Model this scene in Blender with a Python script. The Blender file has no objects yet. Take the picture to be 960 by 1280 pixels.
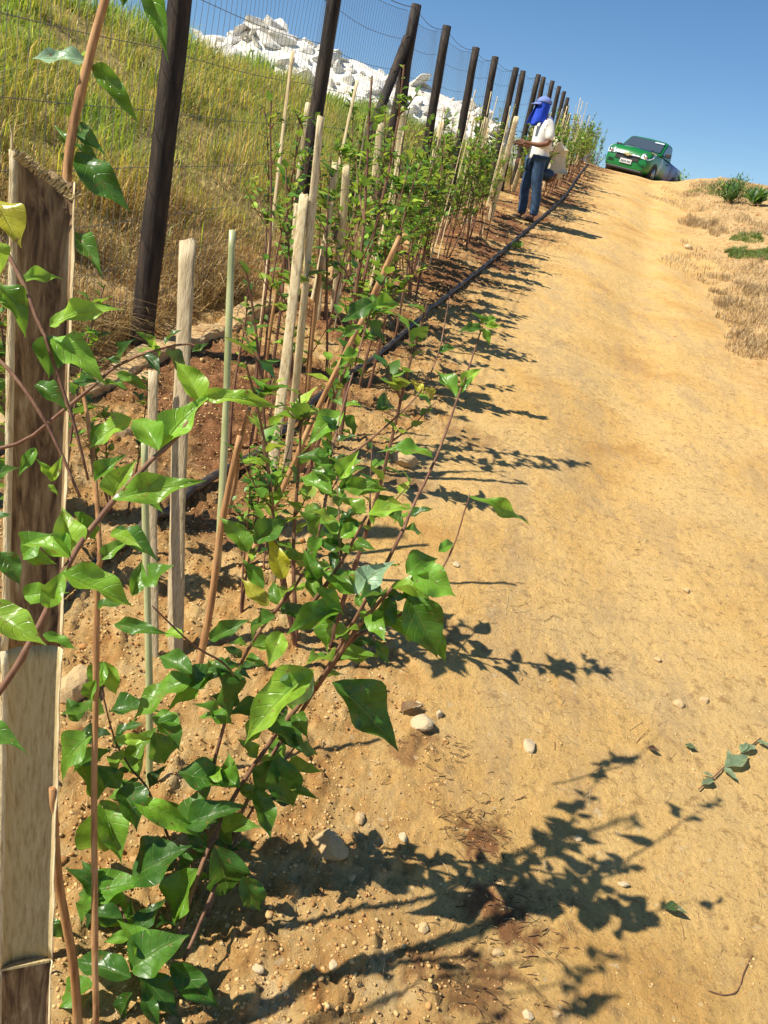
import bpy, bmesh, math, random
import numpy as np
from mathutils import Vector, Matrix

SC = bpy.context.scene
COL = SC.collection
R = math.radians
# ---------------------------------------------------------------- camera
EYE = np.array([0.0, 0.0, 1.5]); PITCH = R(20.0); ROLL = R(10.5); FPX = 1000.0
_F = np.array([0, math.cos(PITCH), -math.sin(PITCH)]); _R0 = np.array([1.0, 0, 0]); _U0 = np.array([0, math.sin(PITCH), math.cos(PITCH)])
_X = _R0*math.cos(ROLL) + _U0*math.sin(ROLL); _Y = -_R0*math.sin(ROLL) + _U0*math.cos(ROLL)
cam_data = bpy.data.cameras.new('camera'); cam = bpy.data.objects.new('camera', cam_data); COL.objects.link(cam)
cam_data.sensor_fit = 'VERTICAL'; cam_data.sensor_height = 36.0; cam_data.lens = FPX/1280.0*36.0
cam_data.clip_start = 0.02; cam_data.clip_end = 2000
M = Matrix.Identity(4)
for i in range(3):
    M[i][0] = _X[i]; M[i][1] = _Y[i]; M[i][2] = -_F[i]; M[i][3] = EYE[i]
cam.matrix_world = M
SC.camera = cam
# ---------------------------------------------------------------- light
SUN_AZ = R(68.0)     # direction the shadows run, clockwise from +Y
SUN_EL = R(50.0)
world = bpy.data.worlds.new('World'); SC.world = world; world.use_nodes = True
wn = world.node_tree.nodes; wl = world.node_tree.links
bgn = wn['Background']; sky = wn.new('ShaderNodeTexSky'); sky.sky_type = 'NISHITA'; sky.sun_disc = False
sky.sun_elevation = SUN_EL; sky.sun_rotation = SUN_AZ + math.pi; sky.altitude = 900; sky.air_density = 1.0; sky.dust_density = 0.25; sky.ozone_density = 3.0
hsv = wn.new('ShaderNodeHueSaturation'); hsv.inputs['Saturation'].default_value = 1.18; wl.new(sky.outputs[0], hsv.inputs['Color']); wl.new(hsv.outputs[0], bgn.inputs[0]); bgn.inputs[1].default_value = 0.085
sl = bpy.data.lights.new('sun', 'SUN'); sl.energy = 5.0; sl.angle = R(0.53); sl.color = (1.0, 0.93, 0.80)
sun = bpy.data.objects.new('sun', sl); COL.objects.link(sun)
ldir = Vector((math.sin(SUN_AZ)*math.cos(SUN_EL), math.cos(SUN_AZ)*math.cos(SUN_EL), -math.sin(SUN_EL)))
sun.rotation_euler = ldir.to_track_quat('-Z', 'Y').to_euler(); sun.location = (-20, -12, 40)
SC.view_settings.view_transform = 'Standard'; SC.view_settings.look = 'None'; SC.view_settings.gamma = 1.0
SC.view_settings.use_curve_mapping = False; SC.view_settings.exposure = 0.58
SC.render.engine = 'CYCLES'
SC.cycles.max_bounces = 6; SC.cycles.transparent_max_bounces = 6

rng = np.random.default_rng(7); rnd = random.Random(11)

# ---------------------------------------------------------------- helpers
def ray(px, py):
    x = (px-480)/FPX; y = (640-py)/FPX
    return _F + x*_X + y*_Y
def P(px, py, t):
    return EYE + t*ray(px, py)
def sst(a, b, x):
    t = np.clip((np.asarray(x, float)-a)/(b-a), 0, 1); return t*t*(3-2*t)
def smin(a, b, k):
    h = np.clip(.5+.5*(b-a)/k, 0, 1); return b*(1-h)+a*h-k*h*(1-h)
def _hash(ix, iy, seed):
    h = (ix.astype(np.int64)*374761393 + iy.astype(np.int64)*668265263 + seed*1442695041) & 0xffffffff
    h = ((h ^ (h >> 13))*1274126177) & 0xffffffff
    h = (h ^ (h >> 16)) & 0xffffffff
    return h/4294967295.0
def vnoise(x, y, seed=0):
    x = np.asarray(x, float); y = np.asarray(y, float)
    ix = np.floor(x); iy = np.floor(y); fx = x-ix; fy = y-iy
    fx = fx*fx*fx*(fx*(fx*6-15)+10); fy = fy*fy*fy*(fy*(fy*6-15)+10)
    a = _hash(ix, iy, seed); b = _hash(ix+1, iy, seed); c = _hash(ix, iy+1, seed); d = _hash(ix+1, iy+1, seed)
    return (a*(1-fx)+b*fx)*(1-fy)+(c*(1-fx)+d*fx)*fy - .5
def fbm(x, y, f, n=3, seed=0, g=.5):
    s = 0; a = 1.0
    for i in range(n):
        ca, sa = math.cos(.6+i*1.3), math.sin(.6+i*1.3)
        s = s + a*vnoise((x*ca-y*sa)*f+17.3*i, (x*sa+y*ca)*f-9.1*i, seed+i*31); a *= g; f *= 2.07
    return s

# ---------------------------------------------------------------- terrain
def hx(y):  return -1.32+.226*y - .0012*np.clip(y-16, 0, 40)**2      # irrigation pipe line
def fx(y):  return -2.24+.226*y - .0042*np.clip(y-16, 0, 40)**2      # fence line
def rx(y):  return 1.15+.20*y                                         # right edge of the track
_PY = np.arange(8, 89.8, .1); _k = np.exp(-np.linspace(-2.5, 2.5, 31)**2/2); _k /= _k.sum()
_PZ = np.convolve(np.interp(np.arange(6.5, 91.4, .1), [0, 14, 16, 18, 20, 22, 24, 26, 28, 30, 34, 45, 95], [0, 2.07, 2.45, 2.80, 3.12, 3.43, 3.71, 3.92, 4.04, 4.03, 3.70, 2.2, -6]), _k, 'valid')[:len(_PY)]; _PY = _PY[:len(_PZ)]
def plane(y):
    y = np.asarray(y, float)
    return np.where(y < 12.0, .147*y, np.interp(y, _PY, _PZ))
SPOTS = [(600,1045,.06,.85),(585,1035,.035,.8),(632,1145,.065,.85),(600,1250,.09,.7),(545,930,.04,.6),(500,940,.04,.6),(560,795,.07,.35),
         (500,600,.10,.5),(560,330,.3,.6),(530,365,.25,.7),(380,545,.12,.4),(590,545,.12,.4),(345,1060,.03,.5),(600,315,.4,.6),(640,290,.4,.5),
         (470,480,.16,.7),(510,440,.16,.6),(650,260,.5,.6),(680,240,.7,.6)]
def Gbase(x, y):
    x = np.asarray(x, float); y = np.asarray(y, float)
    s = x-hx(y); p = plane(y)
    z = p - .07*np.clip(s, -1, 2.4)
    z = z + .05*sst(.1, -.5, s)
    d = fx(y)-x
    hill = .40*np.clip(d-.05, 0, None)+.06*sst(0, .3, d)
    A = z+hill
    B = np.maximum(1.5+.58-.1*x+.05*y, p+.02) - .16*np.clip(y-27, 0, 60)
    B = B + .12*fbm(x, y, .5, 2, 5)
    z = np.where(d > 0, smin(A, np.maximum(B, z), .35)*sst(0, 1.2, d)+A*(1-sst(0, 1.2, d)), z)
    b = x-rx(y)+.35*fbm(x, y, .6, 2, 9)
    up = sst(1.5, 6, y)
    z = z + up*(.25*sst(0, 1.6, b)+.38*sst(1.0, 4.5, b)+.07*fbm(x, y, 1.1, 3, 77)*sst(0, 1.0, b))
    # hump beside the truck
    z = z + .22*np.exp(-((x-7.1)/1.5)**2-((y-23)/3.0)**2)
    # wheel ruts
    w = sst(0, .5, b+.5)
    z = z - .05*(np.exp(-((x-(.25+.225*y))/.30)**2)+np.exp(-((x-(1.45+.215*y)) /.32)**2))*(1-w)*sst(1.5, 5, y)
    return z
def gnd(x, y):
    return float(Gbase(np.array([float(x)]), np.array([float(y)]))[0])
def hit(px, py):
    d = ray(px, py); t = .5; dt = .02
    while t < 200:
        p = EYE+d*t
        if p[2] < gnd(p[0], p[1]): break
        t += dt; dt = .02+.01*t
    lo, hi = t-dt, t
    for _ in range(18):
        m = (lo+hi)/2; p = EYE+d*m
        if p[2] < gnd(p[0], p[1]): hi = m
        else: lo = m
    return EYE+d*hi, hi
SPW = []
for (a, b, r, k) in SPOTS:
    q, _t = hit(a, b); SPW.append((q[0], q[1], r, k))
def zones(x, y):
    s = x-hx(y)
    sb = .38+1.15*np.exp(-(np.clip(y, .5, 99)-.8)/1.5)
    n1 = fbm(x, y, 2.2, 3, 21)
    road = sst(-.22, .28, s-sb+.45*n1)
    b = x-rx(y)+.5*fbm(x, y, 1.0, 3, 9)
    up = sst(1.5, 6, y)
    bank = sst(0, .9, b)*up
    hill = sst(.1, .6, fx(y)-x+.4*n1)
    wet = np.clip(1.1*sst(.42, -.12, s+.40*n1)*sst(-1.0, -.6, s)*sst(1.8, 3.0, y)*(.62+1.5*fbm(x, y, 2.6, 3, 40)), 0, .85) 
    n2 = 1.5*fbm(x, y, 16, 4, 60, .65)
    for (a, b2, r, k) in SPW:
        dd = np.hypot((x-a)/1.25, (y-b2)/.9)/r
        wet = np.maximum(wet, k*sst(1.25, .35, dd+.9*n2))
    return np.clip(road*(1-bank), 0, 1), np.clip(wet, 0, 1), np.clip(hill, 0, 1), bank
def relief(x, y, D):
    road, wet, hill, bank = zones(x, y)
    rough = np.clip(1-.85*road, 0, 1)
    near = 1/(1+(D/14)**2)
    z = rough*.022*fbm(x, y, 4.5, 2, 3) + road*.010*fbm(x, y, 3.0, 2, 4)
    c = fbm(x, y, 19, 3, 6, .6)
    c = np.clip(c, -.15, .6)
    z = z + (rough+.06)*near*.042*np.maximum(c, 0)**1.0
    k = 1-2*np.abs(vnoise(x*45, y*45, 8))
    z = z + near*(rough*.0075+.0012)*(k-.5) + near*(rough*.009+.0018)*fbm(x, y, 95, 2, 12)
    z = z + near*.006*wet*fbm(x, y, 60, 2, 15)
    return z

def new_obj(name, me, mat=None, parent=None, smooth=False):
    o = bpy.data.objects.new(name, me); COL.objects.link(o)
    if mat is not None and len(me.materials) == 0: me.materials.append(mat)
    if parent is not None: o.parent = parent
    if smooth: me.shade_smooth()
    return o
def npmesh(name, V, loops, sizes):
    """V (n,3); loops flat vertex indices; sizes per face."""
    me = bpy.data.meshes.new(name)
    V = np.ascontiguousarray(V, np.float32); loops = np.ascontiguousarray(loops, np.int32); sizes = np.asarray(sizes, np.int32)
    me.vertices.add(len(V)); me.vertices.foreach_set('co', V.ravel())
    me.loops.add(len(loops)); me.loops.foreach_set('vertex_index', loops)
    me.polygons.add(len(sizes)); st = np.zeros(len(sizes), np.int32); st[1:] = np.cumsum(sizes)[:-1]
    me.polygons.foreach_set('loop_start', st); me.polygons.foreach_set('loop_total', sizes)
    me.update(calc_edges=True); me.validate()
    return me
def setcol(me, name, C):
    a = me.color_attributes.new(name, 'FLOAT_COLOR', 'POINT')
    C4 = np.ones((len(me.vertices), 4), np.float32); C4[:, :C.shape[1]] = C
    a.data.foreach_set('color', C4.ravel())
def setuv(me, UV):
    u = me.uv_layers.new(name='UVMap'); li = np.zeros(len(me.loops), np.int32); me.loops.foreach_get('vertex_index', li)
    u.data.foreach_set('uv', np.ascontiguousarray(UV[li], np.float32).ravel())
def tag(o, label=None, cat=None, group=None, kind=None):
    if label: o['label'] = label
    if cat: o['category'] = cat
    if group: o['group'] = group
    if kind: o['kind'] = kind
    return o
def empty(name, loc=(0, 0, 0), rz=0.0, rot=None):
    o = bpy.data.objects.new(name, None); COL.objects.link(o); o.location = loc
    o.rotation_euler = rot if rot else (0, 0, rz); o.empty_display_size = .1
    return o
def copy_tree(o, parent=None):
    c = o.copy(); COL.objects.link(c); c.parent = parent
    for ch in [q for q in KIDS.get(o.name, [])]:
        copy_tree(ch, c)
    return c
KIDS = {}
def reg(child, parent):
    child.parent = parent; KIDS.setdefault(parent.name, []).append(child); return child

class MB:
    def __init__(s): s.v = []; s.f = []; s.m = []
    def add(s, V, F, mi=0):
        n = len(s.v); s.v += [tuple(float(c) for c in v) for v in V]; s.f += [tuple(i+n for i in f) for f in F]; s.m += [mi]*len(F)
    def box(s, c, h, rot=None, mi=0, taper=1.0):
        V = []
        for z in (-1, 1):
            k = taper if z > 0 else 1.0
            for (x, y) in ((-1, -1), (1, -1), (1, 1), (-1, 1)):
                p = Vector((x*h[0]*k, y*h[1]*k, z*h[2]))
                if rot: p = rot @ p
                V.append((p[0]+c[0], p[1]+c[1], p[2]+c[2]))
        s.add(V, [(3, 2, 1, 0), (4, 5, 6, 7), (0, 1, 5, 4), (1, 2, 6, 5), (2, 3, 7, 6), (3, 0, 4, 7)], mi)
    def tube(s, pts, rad, n=8, cap=True, mi=0, jit=0.0, flat=1.0):
        pts = [np.asarray(p, float) for p in pts]
        if not hasattr(rad, '__len__'): rad = [rad]*len(pts)
        V = []; F = []
        ref = np.array([.13, .21, .97])
        prev = None
        for i, p in enumerate(pts):
            a = pts[max(i-1, 0)]; b = pts[min(i+1, len(pts)-1)]; t = b-a; t = t/(np.linalg.norm(t)+1e-9)
            if prev is None:
                r0 = ref if abs(t @ ref) < .9 else np.array([1., 0, 0])
                u = np.cross(t, r0)
            else: u = prev - t*(prev @ t)
            u = u/(np.linalg.norm(u)+1e-9); prev = u; w = np.cross(t, u)
            for k in range(n):
                an = 2*math.pi*k/n; rr = rad[i]*(1+(rnd.random()-.5)*2*jit)
                V.append(p+rr*(math.cos(an)*u+flat*math.sin(an)*w))
        for i in range(len(pts)-1):
            for k in range(n):
                F.append((i*n+k, i*n+(k+1) % n, (i+1)*n+(k+1) % n, (i+1)*n+k))
        if cap:
            F.append(tuple(range(n-1, -1, -1))); F.append(tuple((len(pts)-1)*n+k for k in range(n)))
        s.add(V, F, mi)
    def prism(s, poly, y0, y1, axis='y', mi=0, inset=0.0):
        """poly in (a,b) extruded along axis from y0 to y1"""
        n = len(poly); V = []
        for yy in (y0, y1):
            for (a, b) in poly:
                V.append({'y': (a, yy, b), 'x': (yy, a, b), 'z': (a, b, yy)}[axis])
        F = [tuple(range(n))[::-1], tuple(range(n, 2*n))]
        for k in range(n): F.append((k, (k+1) % n, n+(k+1) % n, n+k))
        s.add(V, F, mi)
    def mesh(s, name):
        me = bpy.data.meshes.new(name); me.from_pydata(s.v, [], s.f); me.validate()
        bm = bmesh.new(); bm.from_mesh(me); bmesh.ops.recalc_face_normals(bm, faces=bm.faces); bm.to_mesh(me); bm.free()
        return me
    def build(s, name, mat, parent=None, smooth=False, bevel=0, mats=None):
        me = s.mesh(name)
        if mats:
            for mm in mats: me.materials.append(mm)
            me.polygons.foreach_set('material_index', s.m)
        o = new_obj(name, me, mat, None, smooth)
        if parent is not None: reg(o, parent)
        if bevel:
            b = o.modifiers.new('bevel', 'BEVEL'); b.width = bevel; b.segments = 2; b.limit_method = 'ANGLE'; b.angle_limit = R(35)
        return o

# ---------------------------------------------------------------- materials
def mat(name, base=(.5, .5, .5), rough=.8, metal=0.0, spec=.5):
    m = bpy.data.materials.new(name); m.use_nodes = True
    b = m.node_tree.nodes['Principled BSDF']
    b.inputs['Base Color'].default_value = (*base, 1); b.inputs['Roughness'].default_value = rough
    b.inputs['Metallic'].default_value = metal; b.inputs['Specular IOR Level'].default_value = spec
    return m, m.node_tree.nodes, m.node_tree.links, b
def noise_mat(name, cols, scale=8, rough=.8, bump=.3, bscale=40, bdist=.01, stretch=(1, 1, 1), spec=.3, metal=0, detail=6, distort=0.0):
    m, n, l, b = mat(name, cols[0], rough, metal, spec)
    tc = n.new('ShaderNodeTexCoord'); mp = n.new('ShaderNodeMapping'); mp.inputs['Scale'].default_value = stretch
    l.new(tc.outputs['Object'], mp.inputs[0])
    nt = n.new('ShaderNodeTexNoise'); nt.inputs['Scale'].default_value = scale; nt.inputs['Detail'].default_value = detail; nt.inputs['Roughness'].default_value = .65
    nt.inputs['Distortion'].default_value = distort
    l.new(mp.outputs[0], nt.inputs['Vector'])
    cr = n.new('ShaderNodeValToRGB'); e = cr.color_ramp.elements
    lo, hi = .32, .68
    e[0].position = lo; e[0].color = (*cols[0], 1); e[1].position = hi; e[1].color = (*cols[-1], 1)
    for i, c in enumerate(cols[1:-1]):
        q = e.new(lo+(hi-lo)*(i+1)/(len(cols)-1)); q.color = (*c, 1)
    l.new(nt.outputs['Fac'], cr.inputs[0]); l.new(cr.outputs[0], b.inputs['Base Color'])
    if bump:
        n2 = n.new('ShaderNodeTexNoise'); n2.inputs['Scale'].default_value = bscale; n2.inputs['Detail'].default_value = 5
        l.new(mp.outputs[0], n2.inputs['Vector'])
        bp = n.new('ShaderNodeBump'); bp.inputs['Strength'].default_value = bump; bp.inputs['Distance'].default_value = bdist
        l.new(n2.outputs['Fac'], bp.inputs['Height']); l.new(bp.outputs[0], b.inputs['Normal'])
    return m

def ground_mat():
    m, n, l, b = mat('earth', (.5, .33, .15), .95, 0, .12)
    geo = n.new('ShaderNodeNewGeometry')
    at = n.new('ShaderNodeVertexColor'); at.layer_name = 'zone'
    sp = n.new('ShaderNodeSeparateColor'); l.new(at.outputs[0], sp.inputs[0])
    def noise(s, d=6, r=.6, dist=0.0):
        t = n.new('ShaderNodeTexNoise'); t.inputs['Scale'].default_value = s; t.inputs['Detail'].default_value = d; t.inputs['Roughness'].default_value = r
        t.inputs['Distortion'].default_value = dist
        l.new(geo.outputs['Position'], t.inputs['Vector']); return t
    def ramp(src, stops):
        c = n.new('ShaderNodeValToRGB'); e = c.color_ramp.elements
        e[0].position = stops[0][0]; e[0].color = (*stops[0][1], 1); e[1].position = stops[-1][0]; e[1].color = (*stops[-1][1], 1)
        for p_, c_ in stops[1:-1]:
            q = e.new(p_); q.color = (*c_, 1)
        l.new(src, c.inputs[0]); return c.outputs[0]
    def mix(f, a, c, blend='MIX'):
        x = n.new('ShaderNodeMix'); x.data_type = 'RGBA'; x.blend_type = blend
        if isinstance(f, float): x.inputs[0].default_value = f
        else: l.new(f, x.inputs[0])
        l.new(a, x.inputs[6]); 
        if isinstance(c, tuple): x.inputs[7].default_value = (*c, 1)
        else: l.new(c, x.inputs[7])
        return x.outputs[2]
    big = noise(1.3, 5, .6, .6); mid = noise(9, 7, .65); fine = noise(70, 4, .7); med2 = noise(3.5, 6, .7, 1.0)
    road = ramp(big.outputs['Fac'], [(.30, (.56, .31, .095)), (.42, (.68, .42, .14)), (.56, (.73, .48, .185)), (.72, (.64, .44, .19))])
    road = mix(ramp(med2.outputs['Fac'], [(.52, (0, 0, 0)), (.72, (.55, .55, .55))]), road, (.44, .30, .15))
    flk = noise(24, 8, .75, .4); road = mix(ramp(flk.outputs['Fac'], [(.37, (.85, .85, .85)), (.47, (0, 0, 0))]), road, (.38, .23, .09))
    sp3 = noise(150, 2, .5); road = mix(ramp(sp3.outputs['Fac'], [(.28, (.8, .8, .8)), (.36, (0, 0, 0))]), road, (.25, .15, .07)); road = mix(ramp(sp3.outputs['Fac'], [(.66, (0, 0, 0)), (.72, (.6, .6, .6))]), road, (.74, .56, .30))
    strk = n.new('ShaderNodeTexNoise'); strk.inputs['Scale'].default_value = 2.4; strk.inputs['Detail'].default_value = 9; strk.inputs['Roughness'].default_value = .72
    smp = n.new('ShaderNodeMapping'); smp.inputs['Rotation'].default_value = (0, 0, R(12)); smp.inputs['Scale'].default_value = (1.6, .45, 1)
    l.new(geo.outputs['Position'], smp.inputs[0]); l.new(smp.outputs[0], strk.inputs['Vector'])
    road = mix(ramp(strk.outputs['Fac'], [(.50, (0, 0, 0)), (.60, (.42, .42, .42)), (.68, (.1, .1, .1))]), road, (.42, .30, .17))
    soil = ramp(mid.outputs['Fac'], [(.30, (.38, .17, .055)), (.44, (.52, .30, .105)), (.57, (.62, .41, .17)), (.72, (.68, .50, .26))])
    wetc = ramp(mid.outputs['Fac'], [(.35, (.08, .029, .016)), (.55, (.21, .075, .034)), (.7, (.36, .155, .068))])
    hillc = ramp(mid.outputs['Fac'], [(.35, (.16, .13, .035)), (.55, (.32, .25, .085)), (.7, (.46, .35, .15))])
    bankc = ramp(mid.outputs['Fac'], [(.3, (.34, .20, .08)), (.5, (.50, .33, .15)), (.7, (.60, .44, .23))])
    c = mix(sp.outputs[0], soil, road)
    c = mix(sp.outputs[2], c, hillc)
    al = n.new('ShaderNodeAttribute'); al.attribute_name = 'bank'
    c = mix(al.outputs['Fac'], c, bankc)
    c = mix(sp.outputs[1], c, wetc)
    c = mix(ramp(fine.outputs['Fac'], [(.35, (.25, .25, .25)), (.5, (0, 0, 0))]), c, (.30, .16, .06))
    c = mix(ramp(noise(38, 3, .5).outputs['Fac'], [(.66, (0, 0, 0)), (.72, (.6, .6, .6))]), c, (.68, .53, .31))
    l.new(c, b.inputs['Base Color'])
    bs = n.new('ShaderNodeBump'); bs.inputs['Strength'].default_value = .9; bs.inputs['Distance'].default_value = .014
    ad = n.new('ShaderNodeMath'); ad.operation = 'ADD'; l.new(noise(85, 8, .8).outputs['Fac'], ad.inputs[0]); l.new(noise(16, 8, .7).outputs['Fac'], ad.inputs[1])
    l.new(ad.outputs[0], bs.inputs['Height']); l.new(bs.outputs[0], b.inputs['Normal'])
    return m
M_EARTH = ground_mat()

def leaf_mat(name, rough=.30, transl=.33, veins=True, dry=False):
    m, n, l, b = mat(name, (.05, .2, .02), rough, 0, .5)
    at = n.new('ShaderNodeVertexColor'); at.layer_name = 'tint'
    uv = n.new('ShaderNodeUVMap'); uv.uv_map = 'UVMap'
    sp = n.new('ShaderNodeSeparateXYZ'); l.new(uv.outputs[0], sp.inputs[0])
    def mth(op, a, c=None, clamp=False):
        q = n.new('ShaderNodeMath'); q.operation = op; q.use_clamp = clamp
        for i, z in enumerate((a, c)):
            if z is None: continue
            if isinstance(z, (int, float)): q.inputs[i].default_value = z
            else: l.new(z, q.inputs[i])
        return q.outputs[0]
    au = mth('ABSOLUTE', mth('SUBTRACT', mth('MULTIPLY', sp.outputs[0], 2.0), 1.0))
    mid = mth('SUBTRACT', 1.0, mth('MULTIPLY', au, 16.0), True)
    col = at.outputs[0]
    geo = n.new('ShaderNodeNewGeometry')
    nt = n.new('ShaderNodeTexNoise'); nt.inputs['Scale'].default_value = 45; nt.inputs['Detail'].default_value = 4; l.new(geo.outputs['Position'], nt.inputs['Vector'])
    hv = n.new('ShaderNodeHueSaturation'); l.new(col, hv.inputs['Color'])
    mr = n.new('ShaderNodeMapRange'); mr.inputs[1].default_value = .3; mr.inputs[2].default_value = .7; mr.inputs[3].default_value = .78; mr.inputs[4].default_value = 1.25
    l.new(nt.outputs['Fac'], mr.inputs[0]); l.new(mr.outputs[0], hv.inputs['Value']); col = hv.outputs[0]
    if veins:
        ph = mth('SUBTRACT', mth('MULTIPLY', sp.outputs[1], 7.0), mth('MULTIPLY', au, 1.6))
        sv = mth('ABSOLUTE', mth('SUBTRACT', mth('FRACT', ph), .5))
        sv = mth('SUBTRACT', 1.0, mth('MULTIPLY', sv, 14.0), True)
        vv = mth('MAXIMUM', mid, mth('MULTIPLY', sv, .45))
        mx = n.new('ShaderNodeMix'); mx.data_type = 'RGBA'; l.new(mth('MULTIPLY', vv, .32), mx.inputs[0]); l.new(col, mx.inputs[6]); mx.inputs[7].default_value = (.30, .42, .12, 1)
        col = mx.outputs[2]
        bp = n.new('ShaderNodeBump'); bp.inputs['Strength'].default_value = .5; bp.inputs['Distance'].default_value = .004
        h = mth('ADD', mth('MULTIPLY', vv, -1.0), mth('MULTIPLY', nt.outputs['Fac'], .9))
        l.new(h, bp.inputs['Height']); l.new(bp.outputs[0], b.inputs['Normal'])
    if veins:
        n3 = n.new('ShaderNodeTexNoise'); n3.inputs['Scale'].default_value = 85; n3.inputs['Detail'].default_value = 3; n3.inputs['Roughness'].default_value = .7; l.new(geo.outputs['Position'], n3.inputs['Vector'])
        bf = n.new('ShaderNodeMapRange'); bf.inputs[1].default_value = .62; bf.inputs[2].default_value = .68; bf.inputs[4].default_value = .85; l.new(n3.outputs['Fac'], bf.inputs[0])
        mx2 = n.new('ShaderNodeMix'); mx2.data_type = 'RGBA'; l.new(bf.outputs[0], mx2.inputs[0]); l.new(col, mx2.inputs[6]); mx2.inputs[7].default_value = (.22, .13, .04, 1); col = mx2.outputs[2]
        rr_ = n.new('ShaderNodeMapRange'); rr_.inputs[1].default_value = .35; rr_.inputs[2].default_value = .65; rr_.inputs[3].default_value = .24; rr_.inputs[4].default_value = .52; l.new(nt.outputs['Fac'], rr_.inputs[0]); l.new(rr_.outputs[0], b.inputs['Roughness'])
    # paler, duller underside
    mb_ = n.new('ShaderNodeMix'); mb_.data_type = 'RGBA'; l.new(mth('MULTIPLY', geo.outputs['Backfacing'], 0.0 if dry else .45), mb_.inputs[0]); l.new(col, mb_.inputs[6]); mb_.inputs[7].default_value = (.20, .30, .13, 1)
    l.new(mb_.outputs[2], b.inputs['Base Color'])
    tr = n.new('ShaderNodeBsdfTranslucent')
    hs = n.new('ShaderNodeHueSaturation'); hs.inputs['Value'].default_value = 1.2 if dry else 2.0; hs.inputs['Hue'].default_value = .5 if dry else .475; l.new(col, hs.inputs['Color']); l.new(hs.outputs[0], tr.inputs['Color'])
    ms = n.new('ShaderNodeMixShader'); ms.inputs[0].default_value = transl
    l.new(b.outputs[0], ms.inputs[1]); l.new(tr.outputs[0], ms.inputs[2])
    l.new(ms.outputs[0], n['Material Output'].inputs[0])
    return m
M_LEAF = leaf_mat('glossy_leaf'); M_LEAF_FAR = leaf_mat('small_leaf', .45, .28, False); M_GRASS = leaf_mat('grass_blade', .6, .35, False)
M_DRY = leaf_mat('dry_blade', .85, .2, False, True)
M_STEM = noise_mat('brown_bark', [(.10, .045, .03), (.20, .10, .06), (.30, .17, .10)], 40, .75, .5, 160, .002, (1, 1, .3))
M_CANE = noise_mat('tan_cane', [(.20, .09, .035), (.42, .22, .09), (.55, .34, .16)], 60, .75, .5, 120, .002, (1, 1, .12))
M_POST = noise_mat('tarred_timber', [(.012, .010, .009), (.035, .025, .018), (.075, .05, .032)], 9, .75, .6, 30, .006, (3, 3, .5))
M_WIRE = noise_mat('galvanised_wire', [(.13, .12, .10), (.24, .22, .19)], 30, .55, 0, spec=.5, metal=.6)
M_BAMBOO = noise_mat('split_bamboo', [(.42, .28, .12), (.70, .56, .32), (.80, .70, .46)], 5, .7, .8, 20, .003, (32, 32, .7))
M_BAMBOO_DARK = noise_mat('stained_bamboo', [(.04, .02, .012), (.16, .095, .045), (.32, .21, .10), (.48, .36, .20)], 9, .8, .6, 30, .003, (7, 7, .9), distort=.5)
M_BAMBOO_IN = noise_mat('pale_bamboo_pith', [(.36, .26, .11), (.52, .41, .20), (.60, .49, .27)], 6, .75, .7, 16, .003, (30, 30, .8), distort=.2)
M_BAMBOO_GREY = noise_mat('weathered_bamboo', [(.30, .22, .12), (.50, .40, .24), (.62, .51, .33)], 8, .75, .7, 14, .003, (22, 22, .5))
M_GREENROD = noise_mat('pale_green_rod', [(.30, .33, .14), (.44, .46, .22), (.54, .54, .30)], 7, .35, .2, 60, .001, (4, 4, .3), spec=.5)
M_HOSE = noise_mat('black_pipe', [(.02, .018, .017), (.05, .042, .036), (.16, .11, .07)], 8, .45, .2, 60, .002, spec=.5)
M_KERB = noise_mat('dusty_concrete', [(.36, .20, .08), (.50, .33, .15), (.60, .46, .26)], 16, .95, .9, 40, .012)
M_ROCKW = noise_mat('white_rubble', [(.60, .50, .34), (.84, .80, .71), (.90, .88, .83)], 3.0, .9, .8, 14, .05)
M_STONE = noise_mat('tan_stone', [(.40, .26, .12), (.56, .39, .19), (.66, .50, .28)], 18, .9, .5, 90, .004)
M_STONE_P = noise_mat('pale_stone', [(.42, .30, .16), (.54, .42, .25), (.62, .52, .36)], 22, .85, .4, 90, .003)
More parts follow.
